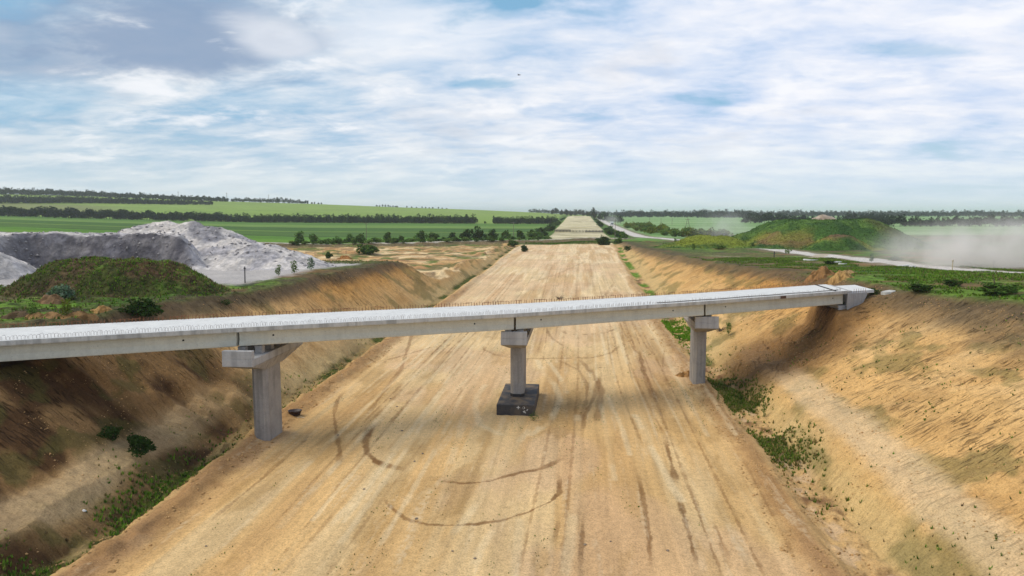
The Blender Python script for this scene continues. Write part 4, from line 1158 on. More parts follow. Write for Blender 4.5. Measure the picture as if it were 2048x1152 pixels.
for px, py, h, ml, lb in [(557, 552, 1.7, M_LEAF_L, "small bright sapling left of two others before the stone heap"), (588, 549, 2.1, M_LEAF_L, "bright sapling in the middle of three before the stone heap"),
                          (622, 541, 2.2, M_LEAF_G, "pale sapling at the right toe of the stone heap"), (1577, 507, 2.6, M_LEAF_L, "bright green sapling beside the gravel road in front of the mound"),
                          (1506, 496, 2.8, M_LEAF_D, "dark young tree on the near edge of the gravel road"), (1438, 490, 2.6, M_LEAF_D, "dark leafy sapling on the green bank by the gravel road"),
                          (1351, 486, 2.8, M_LEAF_M, "round green sapling at the bend of the gravel road"), (1387, 501, 2.4, M_LEAF_M, "low sapling on the green bank above the cut slope"),
                          (65, 634, 1.2, M_LEAF_L, "yellow green sprig left among the soil clods above the deck"), (133, 636, 1.6, M_LEAF_Y, "tall yellow green sprig right among the soil clods above the deck"),
                          (1743, 525, 1.8, M_LEAF_G, "bare twiggy sapling at the edge of the gravel road right of the mound")]:
    bush_at(px, py, h, plant_meshes("tall" if h < 2.5 else "bush", 30 + int(px) % 7, 2.0, 1.7, 330, .10, ml, trunk_r=.012), lb, "sapling", "sapling", .9)
for px, py, h, w, ml, lb in [(1745, 590, 1.0, 1.6, M_LEAF_D, "dark tussock beside the pale slab at the right bridge end"), (1840, 583, 1.1, 2.6, M_LEAF_D, "wide dark green shrub on the right plateau crest"),
                             (1995, 590, 1.6, 2.6, M_LEAF_M, "big fresh green shrub at the right edge of the plateau"), (1690, 616, .9, 1.8, M_LEAF_M, "green shrub growing below the right wing wall"),
                             (1722, 598, .9, 1.6, M_LEAF_M, "shrub sprawling beside the sloping wing wall"), (1790, 522, 1.5, 2.2, M_LEAF_M, "fresh green shrub on the verge before the gravel road"),
                             (1935, 532, 1.0, 2.0, M_LEAF_D, "dark low shrub overlapping the gravel road edge"), (1905, 573, 1.0, 2.4, M_LEAF_D, "dark patch of shrub in the middle of the right plateau"),
                             (1442, 499, 1.6, 2.6, M_LEAF_M, "broad green shrub on the bank between the two tracks"), (1660, 530, 1.2, 2.2, M_LEAF_D, "olive shrub above the crest in front of the gravel road")]:
    bush_at(px, py, h, BUSH(40 + int(px) % 5, ml, 800, .10), lb, "low_shrub", "shrub", w)

# --- scrub thickets
def scatter_group(n, poly_fn, name, label, cat, group, variants, hlo, hhi):
    for i in range(n):
        x, y = poly_fn(i)
        z = float(terr(np.array([x]), np.array([y]))[0][0])
        me = variants[i % len(variants)]; h = random.uniform(hlo, hhi)
        single(name, label, cat, (x, y, z - .1), me, h / 2.0 * random.uniform(.9, 1.25), group, h / 2.0)
SCR = [joined("bush", 60 + k, 2.0, 2.8, 420, .16, [M_LEAF_Y, M_LEAF_M, M_LEAF_L, M_LEAF_Y][k % 4]) for k in range(4)]
SCD = [joined("bush", 70 + k, 2.0, 2.6, 420, .16, [M_LEAF_D, M_LEAF_M][k % 2]) for k in range(4)]
R0 = random.Random(21)
def thick(i):
    t = R0.random(); y = 400 + 330 * t ** 1.4
    x = 42 + R0.random() * (38 - 14 * t)
    return x + (8 if t < .25 else 0) , y
scatter_group(85, thick, "scrub_bush", "yellow green bush in the long scrub thicket right of the far gravel road", "bush", "bushes of the scrub thicket", SCR, 3.6, 6.2)
def embl(i): t = R0.random(); return -19 - R0.random() * 9, 385 + 600 * t ** 1.3
scatter_group(46, embl, "scrub_bush", "green bush on the left side slope of the far embankment", "bush", "bushes left of the embankment", SCD, 2.4, 5.0)
def embr(i): t = R0.random(); return 18.5 + R0.random() * 8, 372 + 600 * t ** 1.3
scatter_group(40, embr, "scrub_bush", "green bush between the far embankment and the gravel road", "bush", "bushes right of the embankment", SCD, 2.2, 4.4)

# --- trees
TR = [joined(k, 80 + i, 10.0, w, 520, .55, M_FOREST) for i, (k, w) in enumerate([("bush", 8), ("round", 9), ("bush", 8), ("bush", 7), ("bush", 9), ("round", 8)])]
TRD = [joined(k, 90 + i, 10.0, w, 520, .5, M_LEAF_D) for i, (k, w) in enumerate([("bush", 8), ("bush", 8.5), ("round", 9), ("bush", 7)])]
M_BELT = mat_leaf("belt_leaves", (.034, .066, .016))
TRB = [joined("bush", 95 + i, 10.0, w, 520, .5, M_BELT) for i, w in enumerate([8, 8.5, 9, 7])]
def polar(px, D):
    r = (px - 1024) / FPX * D
    return r * cos(TH) - D * sin(TH), r * sin(TH) + D * cos(TH)
def tree_at(px, D, h, me, name, label, group, wide=1.0):
    x, y = polar(px, D); z = float(terr(np.array([x]), np.array([y]))[0][0])
    return single(name, label, "tree", (x, y, z - .2), me, h / 10 * wide, group, h / 10)
R1 = random.Random(33)
# long shelterbelt behind the left fields
n = 0
px = -30.0
while px < 952:
    D = np.interp(px, [-30, 300, 500, 952], [815, 835, 858, 846]) + R1.uniform(-9, 9)
    h = np.interp(px, [0, 480, 520, 952], [13.0, 11.5, 11.5, 12.0]) * R1.uniform(.85, 1.12)
    tree_at(px, D, h, R1.choice(TRB if px > 470 else TR), "belt_tree", "dark green tree in the long shelterbelt behind the left crop fields", "trees of the long shelterbelt", 1.25)
    px += R1.uniform(3.6, 5.6) if px > 380 else R1.uniform(4.4, 6.6)
px = 990.0
while px < 1112:
    tree_at(px, 842 + R1.uniform(-10, 10), 11 * R1.uniform(.8, 1.1), R1.choice(TRB), "belt_tree", "dark green tree in the short belt right of the shelterbelt gap", "trees of the short belt", 1.25)
    px += R1.uniform(3.4, 5)
tree_at(970, 850, 4.5, TRD[0], "lone_tree", "tiny lone tree in the gap between the two belts", None)
# right hand treeline behind the dust
px = 1762.0
while px < 2120:
    tree_at(px, 690 + R1.uniform(-12, 12), 12.5 * R1.uniform(.8, 1.08), R1.choice(TR), "row_tree", "dark tree in the treeline across the right field behind the dust", "trees of the right treeline", 1.05)
    px += R1.uniform(8, 13)
# belt behind the tan heap
px = 1488.0
while px < 1770:
    tree_at(px, 900 + R1.uniform(-14, 14), (13.5 if px < 1600 else 11) * R1.uniform(.8, 1.1), R1.choice(TR), "grove_tree", "dusty dark tree in the grove left of and behind the tan heap", "trees of the dusty grove", 1.15)
    px += R1.uniform(8, 12)
# trees closing the far embankment and along the far gravel road
for i, (px, D, h) in enumerate([(1104, 1500, 14), (1112, 1500, 15), (1122, 1480, 14), (1133, 1450, 18), (1141, 1450, 16), (1150, 1450, 14), (1158, 1450, 14), (1166, 1430, 13), (1174, 1430, 13)]):
    tree_at(px, D, h, TR[i % 5], "far_tree", "hazy tree closing the view at the end of the far embankment", "trees at the embankment end")
tree_at(1187, 1180, 21, TR[0], "far_tree", "tallest broad tree right of the far embankment's end", None, 1.0)
for i, (px, D, h) in enumerate([(1198, 1180, 14), (1207, 1120, 17), (1214, 1050, 15), (1221, 1000, 15), (1228, 960, 13), (1234, 920, 12), (1240, 880, 10), (1178, 1150, 12)]):
    tree_at(px, D, h, TRD[i % 4] if i % 2 else TR[i % 5], "far_tree", "tree in the line along the right side of the far gravel road", "trees along the far gravel road")
# woods that read as one mass
def woods(name, spans, seed, mat, per=150, leaf=1.0):
    rng = np.random.default_rng(seed); Vs = []; Qs = []; Ts = []; b = 0
    for px0, px1, dpx, D0, D1, h0, h1 in spans:
        px = px0
        while px < px1:
            t = (px - px0) / (px1 - px0); D = lerp(D0, D1, t) + rng.uniform(-12, 12); h = lerp(h0, h1, t) * rng.uniform(.7, 1.15)
            if rng.random() < .06: h *= 1.25
            x, y = polar(px, D); z = float(terr(np.array([x]), np.array([y]))[0][0])
            W = h * rng.uniform(.7, 1.0)
            pts = clump_points(rng, per, blobs_for(rng, "tall" if rng.random() < .3 else "bush", h, W)) + np.array([x, y, z])
            V, Q, T = leafcloud(rng, pts, leaf); T = T * rng.uniform(.75, 1.2)
            Vs.append(V); Qs.append(Q + b); Ts.append(T); b += len(V)
            px += dpx * rng.uniform(.7, 1.3)
    o = mesh_np(name, np.vstack(Vs), np.vstack(Qs), mat, smooth=False, attrs={"Tint": np.vstack(Ts)})
    return tag(o, kind="stuff")
woods("hill_woods", [(-40, 460, 3.2, 1590, 1590, 16, 10), (-40, 460, 3.2, 1560, 1580, 15, 9), (-40, 430, 3.0, 1190, 1400, 15, 9), (-40, 380, 3.0, 1205, 1370, 14, 9)], 5, M_FOREST, 130, 1.1)
woods("hilltop_grove", [(468, 560, 3.2, 1600, 1600, 10, 12), (556, 618, 3.2, 1600, 1600, 13, 9), (618, 650, 7, 1610, 1610, 5, 4), (755, 800, 5, 1610, 1610, 4.5, 4), (815, 900, 9, 1610, 1610, 3.5, 3)], 6, M_FOREST, 120, 1.0)
woods("distant_woods", [(1060, 2110, 3.0, 2500, 2400, 17, 20), (1230, 2110, 3.6, 1900, 1850, 16, 18), (1240, 1500, 4.5, 1560, 1500, 14, 15), (1395, 1500, 4.5, 1480, 1450, 17, 18), (1690, 1770, 4, 1000, 1000, 13, 13)], 8, M_FOREST, 110, 1.5)

# --- grass: short blades in tufts, on the same plateaus, mounds and ditches as the soil colours
def grass(name, pos, h, cols, seed, blades=6):
    rng = np.random.default_rng(seed); n = len(pos)
    hh = h * rng.uniform(.5, 1.4, n)
    P = np.repeat(pos, blades, 0); H = np.repeat(hh, blades)
    m = len(P); a = rng.uniform(0, 2 * pi, m); sp = rng.uniform(.05, .55, m) * H
    off = np.stack([np.cos(a) * sp, np.sin(a) * sp, 0 * a], 1)
    base = P + off * .5; tipv = P + off * 1.7 + np.stack([0 * a, 0 * a, H * rng.uniform(.7, 1.2, m)], 1)
    w = np.stack([-np.sin(a), np.cos(a), 0 * a], 1) * (H * .16 + .012)[:, None]
    V = np.stack([base - w, base + w, tipv], 1).reshape(-1, 3)
    C = np.repeat(cols, blades, 0) * rng.uniform(.6, 1.45, (m, 1))
    o = mesh_np(name, V, np.arange(3 * m).reshape(m, 3), M_GRASS, smooth=False, attrs={"Tint": np.repeat(C, 3, 0)})
    return tag(o, kind="stuff")
def on_ground(xy):
    z, slope, road, u, v = terr(xy[:, 0], xy[:, 1]); return z, slope, road, u, v
def pick(n, x0, x1, y0, y1, cond, seed):
    rng = np.random.default_rng(seed)
    xy = np.stack([rng.uniform(x0, x1, n), rng.uniform(y0, y1, n)], 1)
    z, slope, road, u, v = on_ground(xy)
    k = cond(xy[:, 0], xy[:, 1], z, slope, road, u, v)
    return np.column_stack([xy, z])[k]
def haul_far(X, Y): return seg_dist(X, Y, HAUL)[0] > 5.5
GC = np.array([lin(102, 138, 46, K), lin(76, 110, 38, K), lin(128, 160, 60, K), lin(134, 126, 80, K), lin(108, 94, 68, K)])
def gcol(pos, seed, bias):
    rng = np.random.default_rng(seed); k = rng.choice(5, len(pos), p=bias)
    n = fbm(pos[:, 0] / 6, pos[:, 1] / 6, seed)
    return GC[k] * (.75 + .6 * n)[:, None]
p = pick(70000, 18, 70, 60, 175, lambda X, Y, z, s, r, u, v: (s < .35) & (u > 3) & haul_far(X, Y) & (fbm(X / 8, Y / 8, 121) < .62) & (fbm(X / 5, Y / 5, 601) > .36), 1)
grass("plateau_grass", p, .19, gcol(p, 3, [.38, .12, .30, .13, .07]), 2, 5)
p = pick(16000, -90, -30, 50, 140, lambda X, Y, z, s, r, u, v: (s < .4) & (v > 5) & (np.hypot((X + 62) * .62, Y - 104) > 27) & (fbm(X / 5, Y / 5, 603) > .42), 5)
grass("plateau_grass", p, .20, gcol(p, 7, [.26, .14, .14, .24, .22]), 6, 5)
rngm = np.random.default_rng(9)
ab = rngm.uniform(-1, 1, (9000, 2)) * np.array([15.5, 8.8]); rot = radians(8)
Xm = LM[0] + ab[:, 0] * cos(rot) - ab[:, 1] * sin(rot); Ym = LM[1] + ab[:, 0] * sin(rot) + ab[:, 1] * cos(rot)
hm = hf_lmound(Xm, Ym, ab[:, 0], ab[:, 1]); zz = terr(Xm, Ym)[0] + hm - .08; kk = hm > .1
p = np.column_stack([Xm, Ym, zz])[kk]
grass("mound_grass", p, .20, gcol(p, 13, [.22, .14, .14, .24, .26]), 12, 5)
ab = rngm.uniform(-1, 1, (15000, 2)) * np.array([64, 42]); rot = radians(5)
Xm = RMC[0] + ab[:, 0] * cos(rot) - ab[:, 1] * sin(rot); Ym = RMC[1] + ab[:, 0] * sin(rot) + ab[:, 1] * cos(rot)
hm = hf_rmound(Xm, Ym, ab[:, 0], ab[:, 1]); zz = terr(Xm, Ym)[0] + hm - .08
cm_, _ = cf_rmound(Xm[:, None], Ym[:, None], zz[:, None], hm[:, None], ab[:, :1], ab[:, 1:]); kk = hm > .1
p = np.column_stack([Xm, Ym, zz])[kk]
grass("mound_grass", p, .36, cm_[kk, 0] * 1.05, 14, 4)
def chance(X, Y, d, seed):
    return np.random.default_rng(seed).random(X.shape) < d
p = pick(42000, 12.0, 18.5, 40, 122, lambda X, Y, z, s, r, u, v: (u > .5) & chance(X, Y, ss(.5, 1.3, u) * ss(5.2, 2.6, u) * np.maximum(np.maximum(
    ss(.38, .74, vn(Y / 6.5, 0 * X, 161) + .5 * (fbm(X / .8, Y / 1.1, 611) - .5)) * ss(44, 56, Y) * ss(78, 70, Y), ss(92, 97, Y) * ss(114, 107, Y) * ss(.36, .62, fbm(X / .9, Y / 1.6, 613))), .035), 71), 15)
fresh = ss(84, 92, p[:, 1])
dryk = np.random.default_rng(72).random(len(p))[:, None]
base_ = lerp(np.array([lin(108, 130, 50, K)] * len(p)), np.array([lin(116, 160, 42, K)] * len(p)), fresh[:, None])
base_ = np.where((dryk < .28) & (fresh[:, None] < .5), lin(168, 150, 92, K), base_)
grass("ditch_grass", p, .20, base_ * (.7 + .6 * fbm(p[:, 0], p[:, 1], 17))[:, None], 16, 5)
p = pick(22000, -30, -23.5, 26, 68, lambda X, Y, z, s, r, u, v: (v > .4) & chance(X, Y, ss(.4, 1.2, v) * ss(4.8, 2.4, v) * np.maximum(.5 * ss(.46, .74, vn(Y / 5.5, 0 * X + 2, 163) + .5 * (fbm(X / .8, Y / 1.1, 614) - .5)), .03), 73), 18)
grass("ditch_grass", p, .20, gcol(p, 19, [.3, .2, .15, .25, .1]), 20, 5)
p = pick(15000, -30, 36, 28, 110, lambda X, Y, z, s, r, u, v: (s > .5) & (fbm(X / 3, Y / 3, 605) + .5 * (fbm(X / .7, Y / .7, 606) - .5) > .60), 21)
grass("slope_weeds", p, .13, gcol(p, 23, [.25, .3, .1, .25, .1]), 22, 4)
p = pick(9000, -23, 12, 28, 90, lambda X, Y, z, s, r, u, v: (r > .7) & (fbm(X / 1.6, Y / 5, 607) > .66), 24)
grass("road_weeds", p, .055, gcol(p, 25, [.3, .3, .15, .2, .05]), 26, 5)
p = pick(7000, -24, 14, 318, 338, lambda X, Y, z, s, r, u, v: (Y - 316 - .4 * (X + 6) > 1) & (Y - 316 - .4 * (X + 6) < 11), 27)
grass("bank_grass", p, .26, gcol(p, 28, [.4, .5, .1, 0, 0]), 29, 5)

def crumbs(name, pos, smin, smax, seed, mat):
    rng = np.random.default_rng(seed); n = len(pos)
    sz = smin + (smax - smin) * rng.random(n) ** 3
    base = np.array([[1, 0, 0], [0, 1, 0], [-1, 0, 0], [0, -1, 0], [0, 0, .75], [0, 0, -.4]], float)
    V = base[None] * rng.uniform(.6, 1.4, (n, 6, 1)) * sz[:, None, None]
    a = rng.uniform(0, 6.28, n); c_, s_ = np.cos(a)[:, None], np.sin(a)[:, None]
    V = np.stack([V[..., 0] * c_ - V[..., 1] * s_, V[..., 0] * s_ + V[..., 1] * c_, V[..., 2]], -1) + pos[:, None, :]
    F = np.array([[0, 1, 4], [1, 2, 4], [2, 3, 4], [3, 0, 4], [1, 0, 5], [2, 1, 5], [3, 2, 5], [0, 3, 5]])
    Q = (F[None] + 6 * np.arange(n)[:, None, None]).reshape(-1, 3)
    T = np.repeat(np.ones((n, 3)) * rng.uniform(.7, 1.2, (n, 1)), 6, 0)
    return tag(mesh_np(name, V.reshape(-1, 3), Q, mat, smooth=False, attrs={"Tint": T}), kind="stuff")
M_CRUMB = mat_leaf("soil_crumb", tuple(lin(224, 182, 126, K)), obj_var=0)
p = pick(60000, -27, 16, 26, 110, lambda X, Y, z, s, r, u, v: ((u > -1.6) & (u < 3.0) | (v > -1.8) & (v < 2.6)) & (fbm(X / .8, Y / 1.3, 621) > .47), 41)
crumbs("soil_crumbs", p, .025, .13, 42, M_CRUMB)
p = pick(60000, -36, 36, 28, 110, lambda X, Y, z, s, r, u, v: (s > .6) & (fbm(X / 2.2, Y / 2.2, 622) > .52), 43)
crumbs("soil_crumbs", p, .02, .085, 44, M_CRUMB)
M_STONEC = mat_leaf("stone_crumb", tuple(lin(196, 190, 188, K)), obj_var=0)
rs_ = np.random.default_rng(45); _a = rs_.uniform(-1, 1, (16000, 2)) * np.array([69, 41]); _r = radians(4)
_X = -78 + _a[:, 0] * cos(_r) - _a[:, 1] * sin(_r); _Y = 122 + _a[:, 0] * sin(_r) + _a[:, 1] * cos(_r)
_h2 = hf_stone(_X, _Y, _a[:, 0], _a[:, 1]); _k = (_h2 > .1) & (fbm(_X / 4, _Y / 4, 623) > .44)
crumbs("stone_rubble", np.column_stack([_X, _Y, terr(_X, _Y)[0] + _h2 - .05])[_k], .08, .42, 46, M_STONEC)

# ------------------------------------------------------------------ poles, posts and stakes
def pole(px, py, h, label, r=.15, arms=1, mat=M_WOOD, name="utility_pole", cat="utility pole", z=None):
    x, y, g = hit(px, py)
    o = empty(name, (x, y, g), radians(20)); tag(o, label, cat)
    m = MB(); m.tube([(0, 0, -.4), (0, 0, h * .5), (0.02 * h * .2, 0, h)], r, 8, r * .7); m.build("post", mat, o)
    for k in range(arms):
        m = MB(); zz = h - .5 - .7 * k; m.box(-.9, .9, -.06 + r, .06 + r, zz, zz + .12); a = m.build("crossarm", M_WOOD, o)
        m = MB()
        for xx in (-.8, 0.3, .8): m.tube([(xx, r, zz + .12), (xx, r, zz + .32)], .05, 6)
        m.build("insulator", M_WHITE, a)
    return o
pole(733, 484, 9.0, "wooden pole by the farm road above the largest leafy bush")
pole(1027, 478, 8.8, "wooden pole by the farm road left of the far embankment")
pole(1230, 478, 9.8, "tall wooden pole just left of the gravel road bend")
for px, py, h, lb in [(1299, 449, 7.5, "thin pole standing left in the row behind the scrub thicket"), (1322, 450, 7.5, "thin pole in the middle of the row behind the scrub thicket"), (1344, 451, 7.5, "thin pole at the right end of the row behind the scrub thicket")]:
    pole(px, py, h, lb, .22, 1)
# A-frame pole
x, y, g = hit(1375, 457); o = empty("pylon", (x, y, g), radians(15)); tag(o, "A-shaped wooden power pylon at the right end of the scrub thicket", "pylon")
m = MB(); m.tube([(-2.0, 0, -.3), (-.3, 0, 8.6)], .22, 7, .16); m.build("leg", M_WOOD, o)
m = MB(); m.tube([(2.0, 0, -.3), (.3, 0, 8.6)], .22, 7, .16); m.build("leg", M_WOOD, o)
m = MB(); m.box(-2.2, 2.2, -.12, .12, 7.6, 7.85); m.build("crossarm", M_WOOD, o)
m = MB(); m.box(-1.25, 1.25, -.10, .10, 4.0, 4.2); m.build("brace", M_WOOD, o)
for px, D, h, lb in [(5, 1620, 24, "thin mast above the woods at the far left of the skyline"), (362, 1600, 18, "lattice mast rising from the hill woods"), (458, 1605, 20, "thin pole in the gap right of the hill woods"), (541, 1605, 18, "thin pole above the hilltop grove")]:
    x, y = polar(px, D); g = float(terr(np.array([x]), np.array([y]))[0][0])
    o = empty("mast", (x, y, g)); tag(o, lb, "mast")
    m = MB(); m.tube([(0, 0, -.5), (0, 0, h)], .45, 6, .3); m.build("post", M_WOOD, o)
    m = MB(); m.box(-1.6, 1.6, -.2, .2, h - 2.4, h - 1.9); m.build("crossarm", M_WOOD, o)
def stake(px, py, h, r, mat, label):
    x, y, g = hit(px, py); m = MB(); m.tube([(0, 0, -.3), (.03, 0, h * .6), (.05, .02, h)], r, 6, r * .85); m.box(-r * 1.1, r * 1.1 + .06, -r * 1.1, r * 1.1, h * .86, h * .93)
    o = m.build("stake", mat); o.location = (x, y, g); tag(o, label, "stake")
stake(490, 566, 2.0, .07, M_BITUMEN, "dark marker stake on the crest of the left bank")
stake(1904, 542, 1.6, .07, M_PALEWOOD, "pale wooden stake in the grass before the gravel road")
stake(1987, 533, 1.1, .10, M_BITUMEN, "short dark stake on the far side of the gravel road")
stake(1548, 515, 1.5, .13, M_BITUMEN, "stubby dark stake in weeds between cut and gravel road")
for i, px in enumerate([598, 612, 630, 646, 676, 692]):
    stake(px, 513 - i * .8, 1.3, .08, M_WOOD, ["stake nearest the stone heap in the row on the scrubby flat", "second stake from the stone heap on the scrubby flat", "stake just left of the round dark bush on the flat", "stake right behind the round dark bush",
                                               "stake between round dark bush and largest leafy bush", "stake closest to the largest leafy bush"][i])
# row of posts along the front of the far embankment
for i in range(34):
    X = -16.6 + i * 1.0; g = float(terr(np.array([X]), np.array([498.6]))[0][0])
    m = MB(); m.box(-.22, .22, -.2, .2, -.3, 1.5 + .3 * ((i * 7) % 5) / 5); m.box(-.26, .26, -.24, .24, .2, .35)
    o = m.build("edge_post", M_BITUMEN); o.location = (X, 498.6, g); tag(o, "dark post in the row along the front edge of the far embankment", "post", "posts along the embankment front")

# ------------------------------------------------------------------ vehicles on the far road
def vehicle(name, label, cat, loc, rz, W, H, L_, cabin):
    o = empty(name, loc, rz); tag(o, label, cat)
    m = MB()
    if cabin == "truck":
        m.box(-W / 2, W / 2, -L_ / 2 + 2.4, L_ / 2, 1.1, H); m.build("cargo_box", M_TRUCKP, o, bevel=.05)
        m = MB(); m.prism([(-W / 2, -L_ / 2, .7), (W / 2, -L_ / 2, .7), (W / 2, -L_ / 2 + 2.2, .7), (-W / 2, -L_ / 2 + 2.2, .7)], [(-W / 2 + .1, -L_ / 2 + .3, H * .8), (W / 2 - .1, -L_ / 2 + .3, H * .8), (W / 2 - .1, -L_ / 2 + 2.2, H * .8), (-W / 2 + .1, -L_ / 2 + 2.2, H * .8)])
        cb = m.build("cab", M_TRUCKP, o, bevel=.05)
        m = MB(); m.box(-W / 2 + .15, W / 2 - .15, -L_ / 2 + .05, -L_ / 2 + .2, H * .45, H * .68); m.build("windscreen", M_GLASS, cb)
        m = MB(); m.box(-W / 2 + .3, W / 2 - .3, -L_ / 2 - .03, -L_ / 2 + .06, .75, 1.15); m.build("grille", M_GLASS, cb)
        ys = (-L_ / 2 + 1.2, L_ / 2 - 1.4); wr = .52
    else:
        m.loft([[(-W / 2, y, .35), (W / 2, y, .35), (W / 2, y, .9 if abs(y) > L_ * .3 else 1.0), (-W / 2, y, .9 if abs(y) > L_ * .3 else 1.0)] for y in (-L_ / 2, -L_ * .3, 0, L_ * .3, L_ / 2)]); m.build("body", M_TRUCKP, o, bevel=.08)
        m = MB(); m.prism([(-W / 2 + .1, -L_ * .25, .98), (W / 2 - .1, -L_ * .25, .98), (W / 2 - .1, L_ * .35, .98), (-W / 2 + .1, L_ * .35, .98)], [(-W / 2 + .25, -L_ * .12, H), (W / 2 - .25, -L_ * .12, H), (W / 2 - .25, L_ * .25, H), (-W / 2 + .25, L_ * .25, H)]); m.build("window", M_GLASS, o)
        ys = (-L_ * .32, L_ * .32); wr = .33
    for yy in ys:
        for sx in (-1, 1):
            m = MB(); n = 14; xc = sx * (W / 2 - .14)
            m.prism([(xc - .15, yy + wr * cos(2 * pi * i / n), wr + wr * sin(2 * pi * i / n)) for i in range(n)], [(xc + .15, yy + wr * cos(2 * pi * i / n), wr + wr * sin(2 * pi * i / n)) for i in range(n)]); m.build("wheel", M_TYRE, o)
g = float(terr(np.array([34.5]), np.array([760.0]))[0][0])
vehicle("truck", "white truck driving towards the camera on the far gravel road", "truck", (34.6, 760, g), radians(3), 2.7, 4.0, 8.5, "truck")
g = float(terr(np.array([36.0]), np.array([1080.0]))[0][0])
vehicle("car", "small white car farther up the gravel road behind the truck", "car", (36.0, 1080, g), radians(3), 2.0, 1.8, 4.6, "car")

# ------------------------------------------------------------------ small things
x, y, g = hit(590, 832)
o = empty("metal_tub", (x, y, g + .02), radians(15)); tag(o, "dark rusty metal tub lying in grass behind the left pier", "tub")
m = MB(); n = 18
def ringt(rx, ry, z): return [(rx * cos(2 * pi * i / n), ry * sin(2 * pi * i / n), z) for i in range(n)]
m.loft([ringt(.42, .32, 0), ringt(.56, .44, .38), ringt(.58, .46, .40), ringt(.52, .40, .40), ringt(.40, .30, .10)]); m.build("shell", M_TUB, o, True)
m = MB(); m.prism(ringt(.44, .34, .12), ringt(.46, .36, .17)); m.build("rusty_inside", M_RED, o)
x, y, g = hit(602, 836); m = MB(); m.tube([(-.3, -.1, .05), (.0, 0, .07), (.35, -.12, .05)], .045, 6, .035); o = m.build("wooden_stick", M_PALEWOOD); o.location = (x, y, g); tag(o, "pale broken stick lying beside the rusty tub", "stick")
def slab_piece(px, py, sx, sy, sz, rz, label, mat=M_EDGE, name="concrete_slab"):
    x, y, g = hit(px, py); m = MB(); rr = random.Random(int(px)); n = 7
    b_ = [(sx * cos(2 * pi * i / n) * rr.uniform(.8, 1.1), sy * sin(2 * pi * i / n) * rr.uniform(.8, 1.1)) for i in range(n)]
    m.prism([(p_, q, -.1) for p_, q in b_], [(p_ * .95, q * .95, sz + rr.uniform(-.03, .03)) for p_, q in b_])
    o = m.build(name, mat, bevel=.02); o.location = (x, y, g); o.rotation_euler = (radians(rr.uniform(-6, 6)), radians(rr.uniform(-6, 6)), rz); tag(o, label, "concrete slab")
slab_piece(1778, 588, .85, .6, .25, .3, "pale broken slab lying beside the sloping wing wall")
slab_piece(1808, 534, 1.2, .8, .35, .2, "light grey rubble slab left in the grass near the gravel road", M_DECK)
slab_piece(1824, 535, .7, .6, .3, .9, "smaller rubble slab touching the light grey one", M_DECK)
slab_piece(1620, 521, 1.8, 1.1, .22, .1, "pale flat rubble slab on the weedy ground before the mound", M_DECK)
slab_piece(1672, 525, 1.6, .9, .2, .5, "pale flat rubble slab farther right on the weedy ground", M_DECK)
slab_piece(1685, 529, 1.0, .7, .2, .5, "smallest pale rubble slab nearest the bridge on the weedy ground", M_DECK)
# brushwood on the sand beyond the deck
def brush(px, py, label, seed):
    x, y, g = hit(px, py); m = MB(); rr = random.Random(seed)
    for k in range(26):
        a = rr.uniform(0, 2 * pi); l = rr.uniform(.5, 1.3); e = rr.uniform(.05, .8)
        m.tube([(rr.uniform(-.5, .5), rr.uniform(-.3, .3), .03), (cos(a) * l * .5, sin(a) * l * .5, .15 + e * .5), (cos(a) * l, sin(a) * l, e)], .03, 4, .012)
    o = m.build("brushwood_pile", M_BARK); o.location = (x, y, g); tag(o, label, "brushwood")
brush(1118, 599, "tangled brushwood pile on the sand just beyond the deck", 3)
brush(1440, 664, "dark dry brushwood on the sand behind the right pier", 4)
x, y, g = hit(168, 1024); m = MB()
m.loft([[(-.12, -.05, 0), (.1, -.08, .01), (.14, .06, 0), (-.08, .09, 0)], [(-.09, -.03, .07), (.08, -.05, .10), (.10, .04, .06), (-.06, .06, .09)]])
o = m.build("plastic_scrap", M_WHITE); o.location = (x, y, g); tag(o, "scrap of white plastic on the brown bank in the lower left", "litter")
# stones on the road
M_STONE = mat_plain("stone", (.22, .17, .12), .95, 0, .4, 6)
def stone_mesh(seed):
    rng = np.random.default_rng(seed); vs = []
    import bmesh
    bm = bmesh.new(); bmesh.ops.create_icosphere(bm, subdivisions=2, radius=1.0)
    for v_ in bm.verts:
        k = 1 + rng.uniform(-.18, .18); v_.co = (v_.co.x * k * 1.2, v_.co.y * k, v_.co.z * k * .6)
    me = bpy.data.meshes.new("clod"); bm.to_mesh(me); bm.free(); me.materials.append(M_STONE); return me
SM = [stone_mesh(s) for s in range(4)]
for i, (px, py) in enumerate([(794, 815), (804, 862), (781, 799), (845, 908), (728, 979), (676, 872), (950, 1120), (1221, 1085), (829, 924), (833, 1040), (1335, 1106), (1170, 1090), (412, 1093), (905, 1105)]):
    x, y, g = hit(px, py); single("soil_clod", "dark soil clod lying loose on the sandy road bed", "soil clod", (x, y, g + .02), SM[i % 4], random.uniform(.05, .10), "loose clods on the road bed")
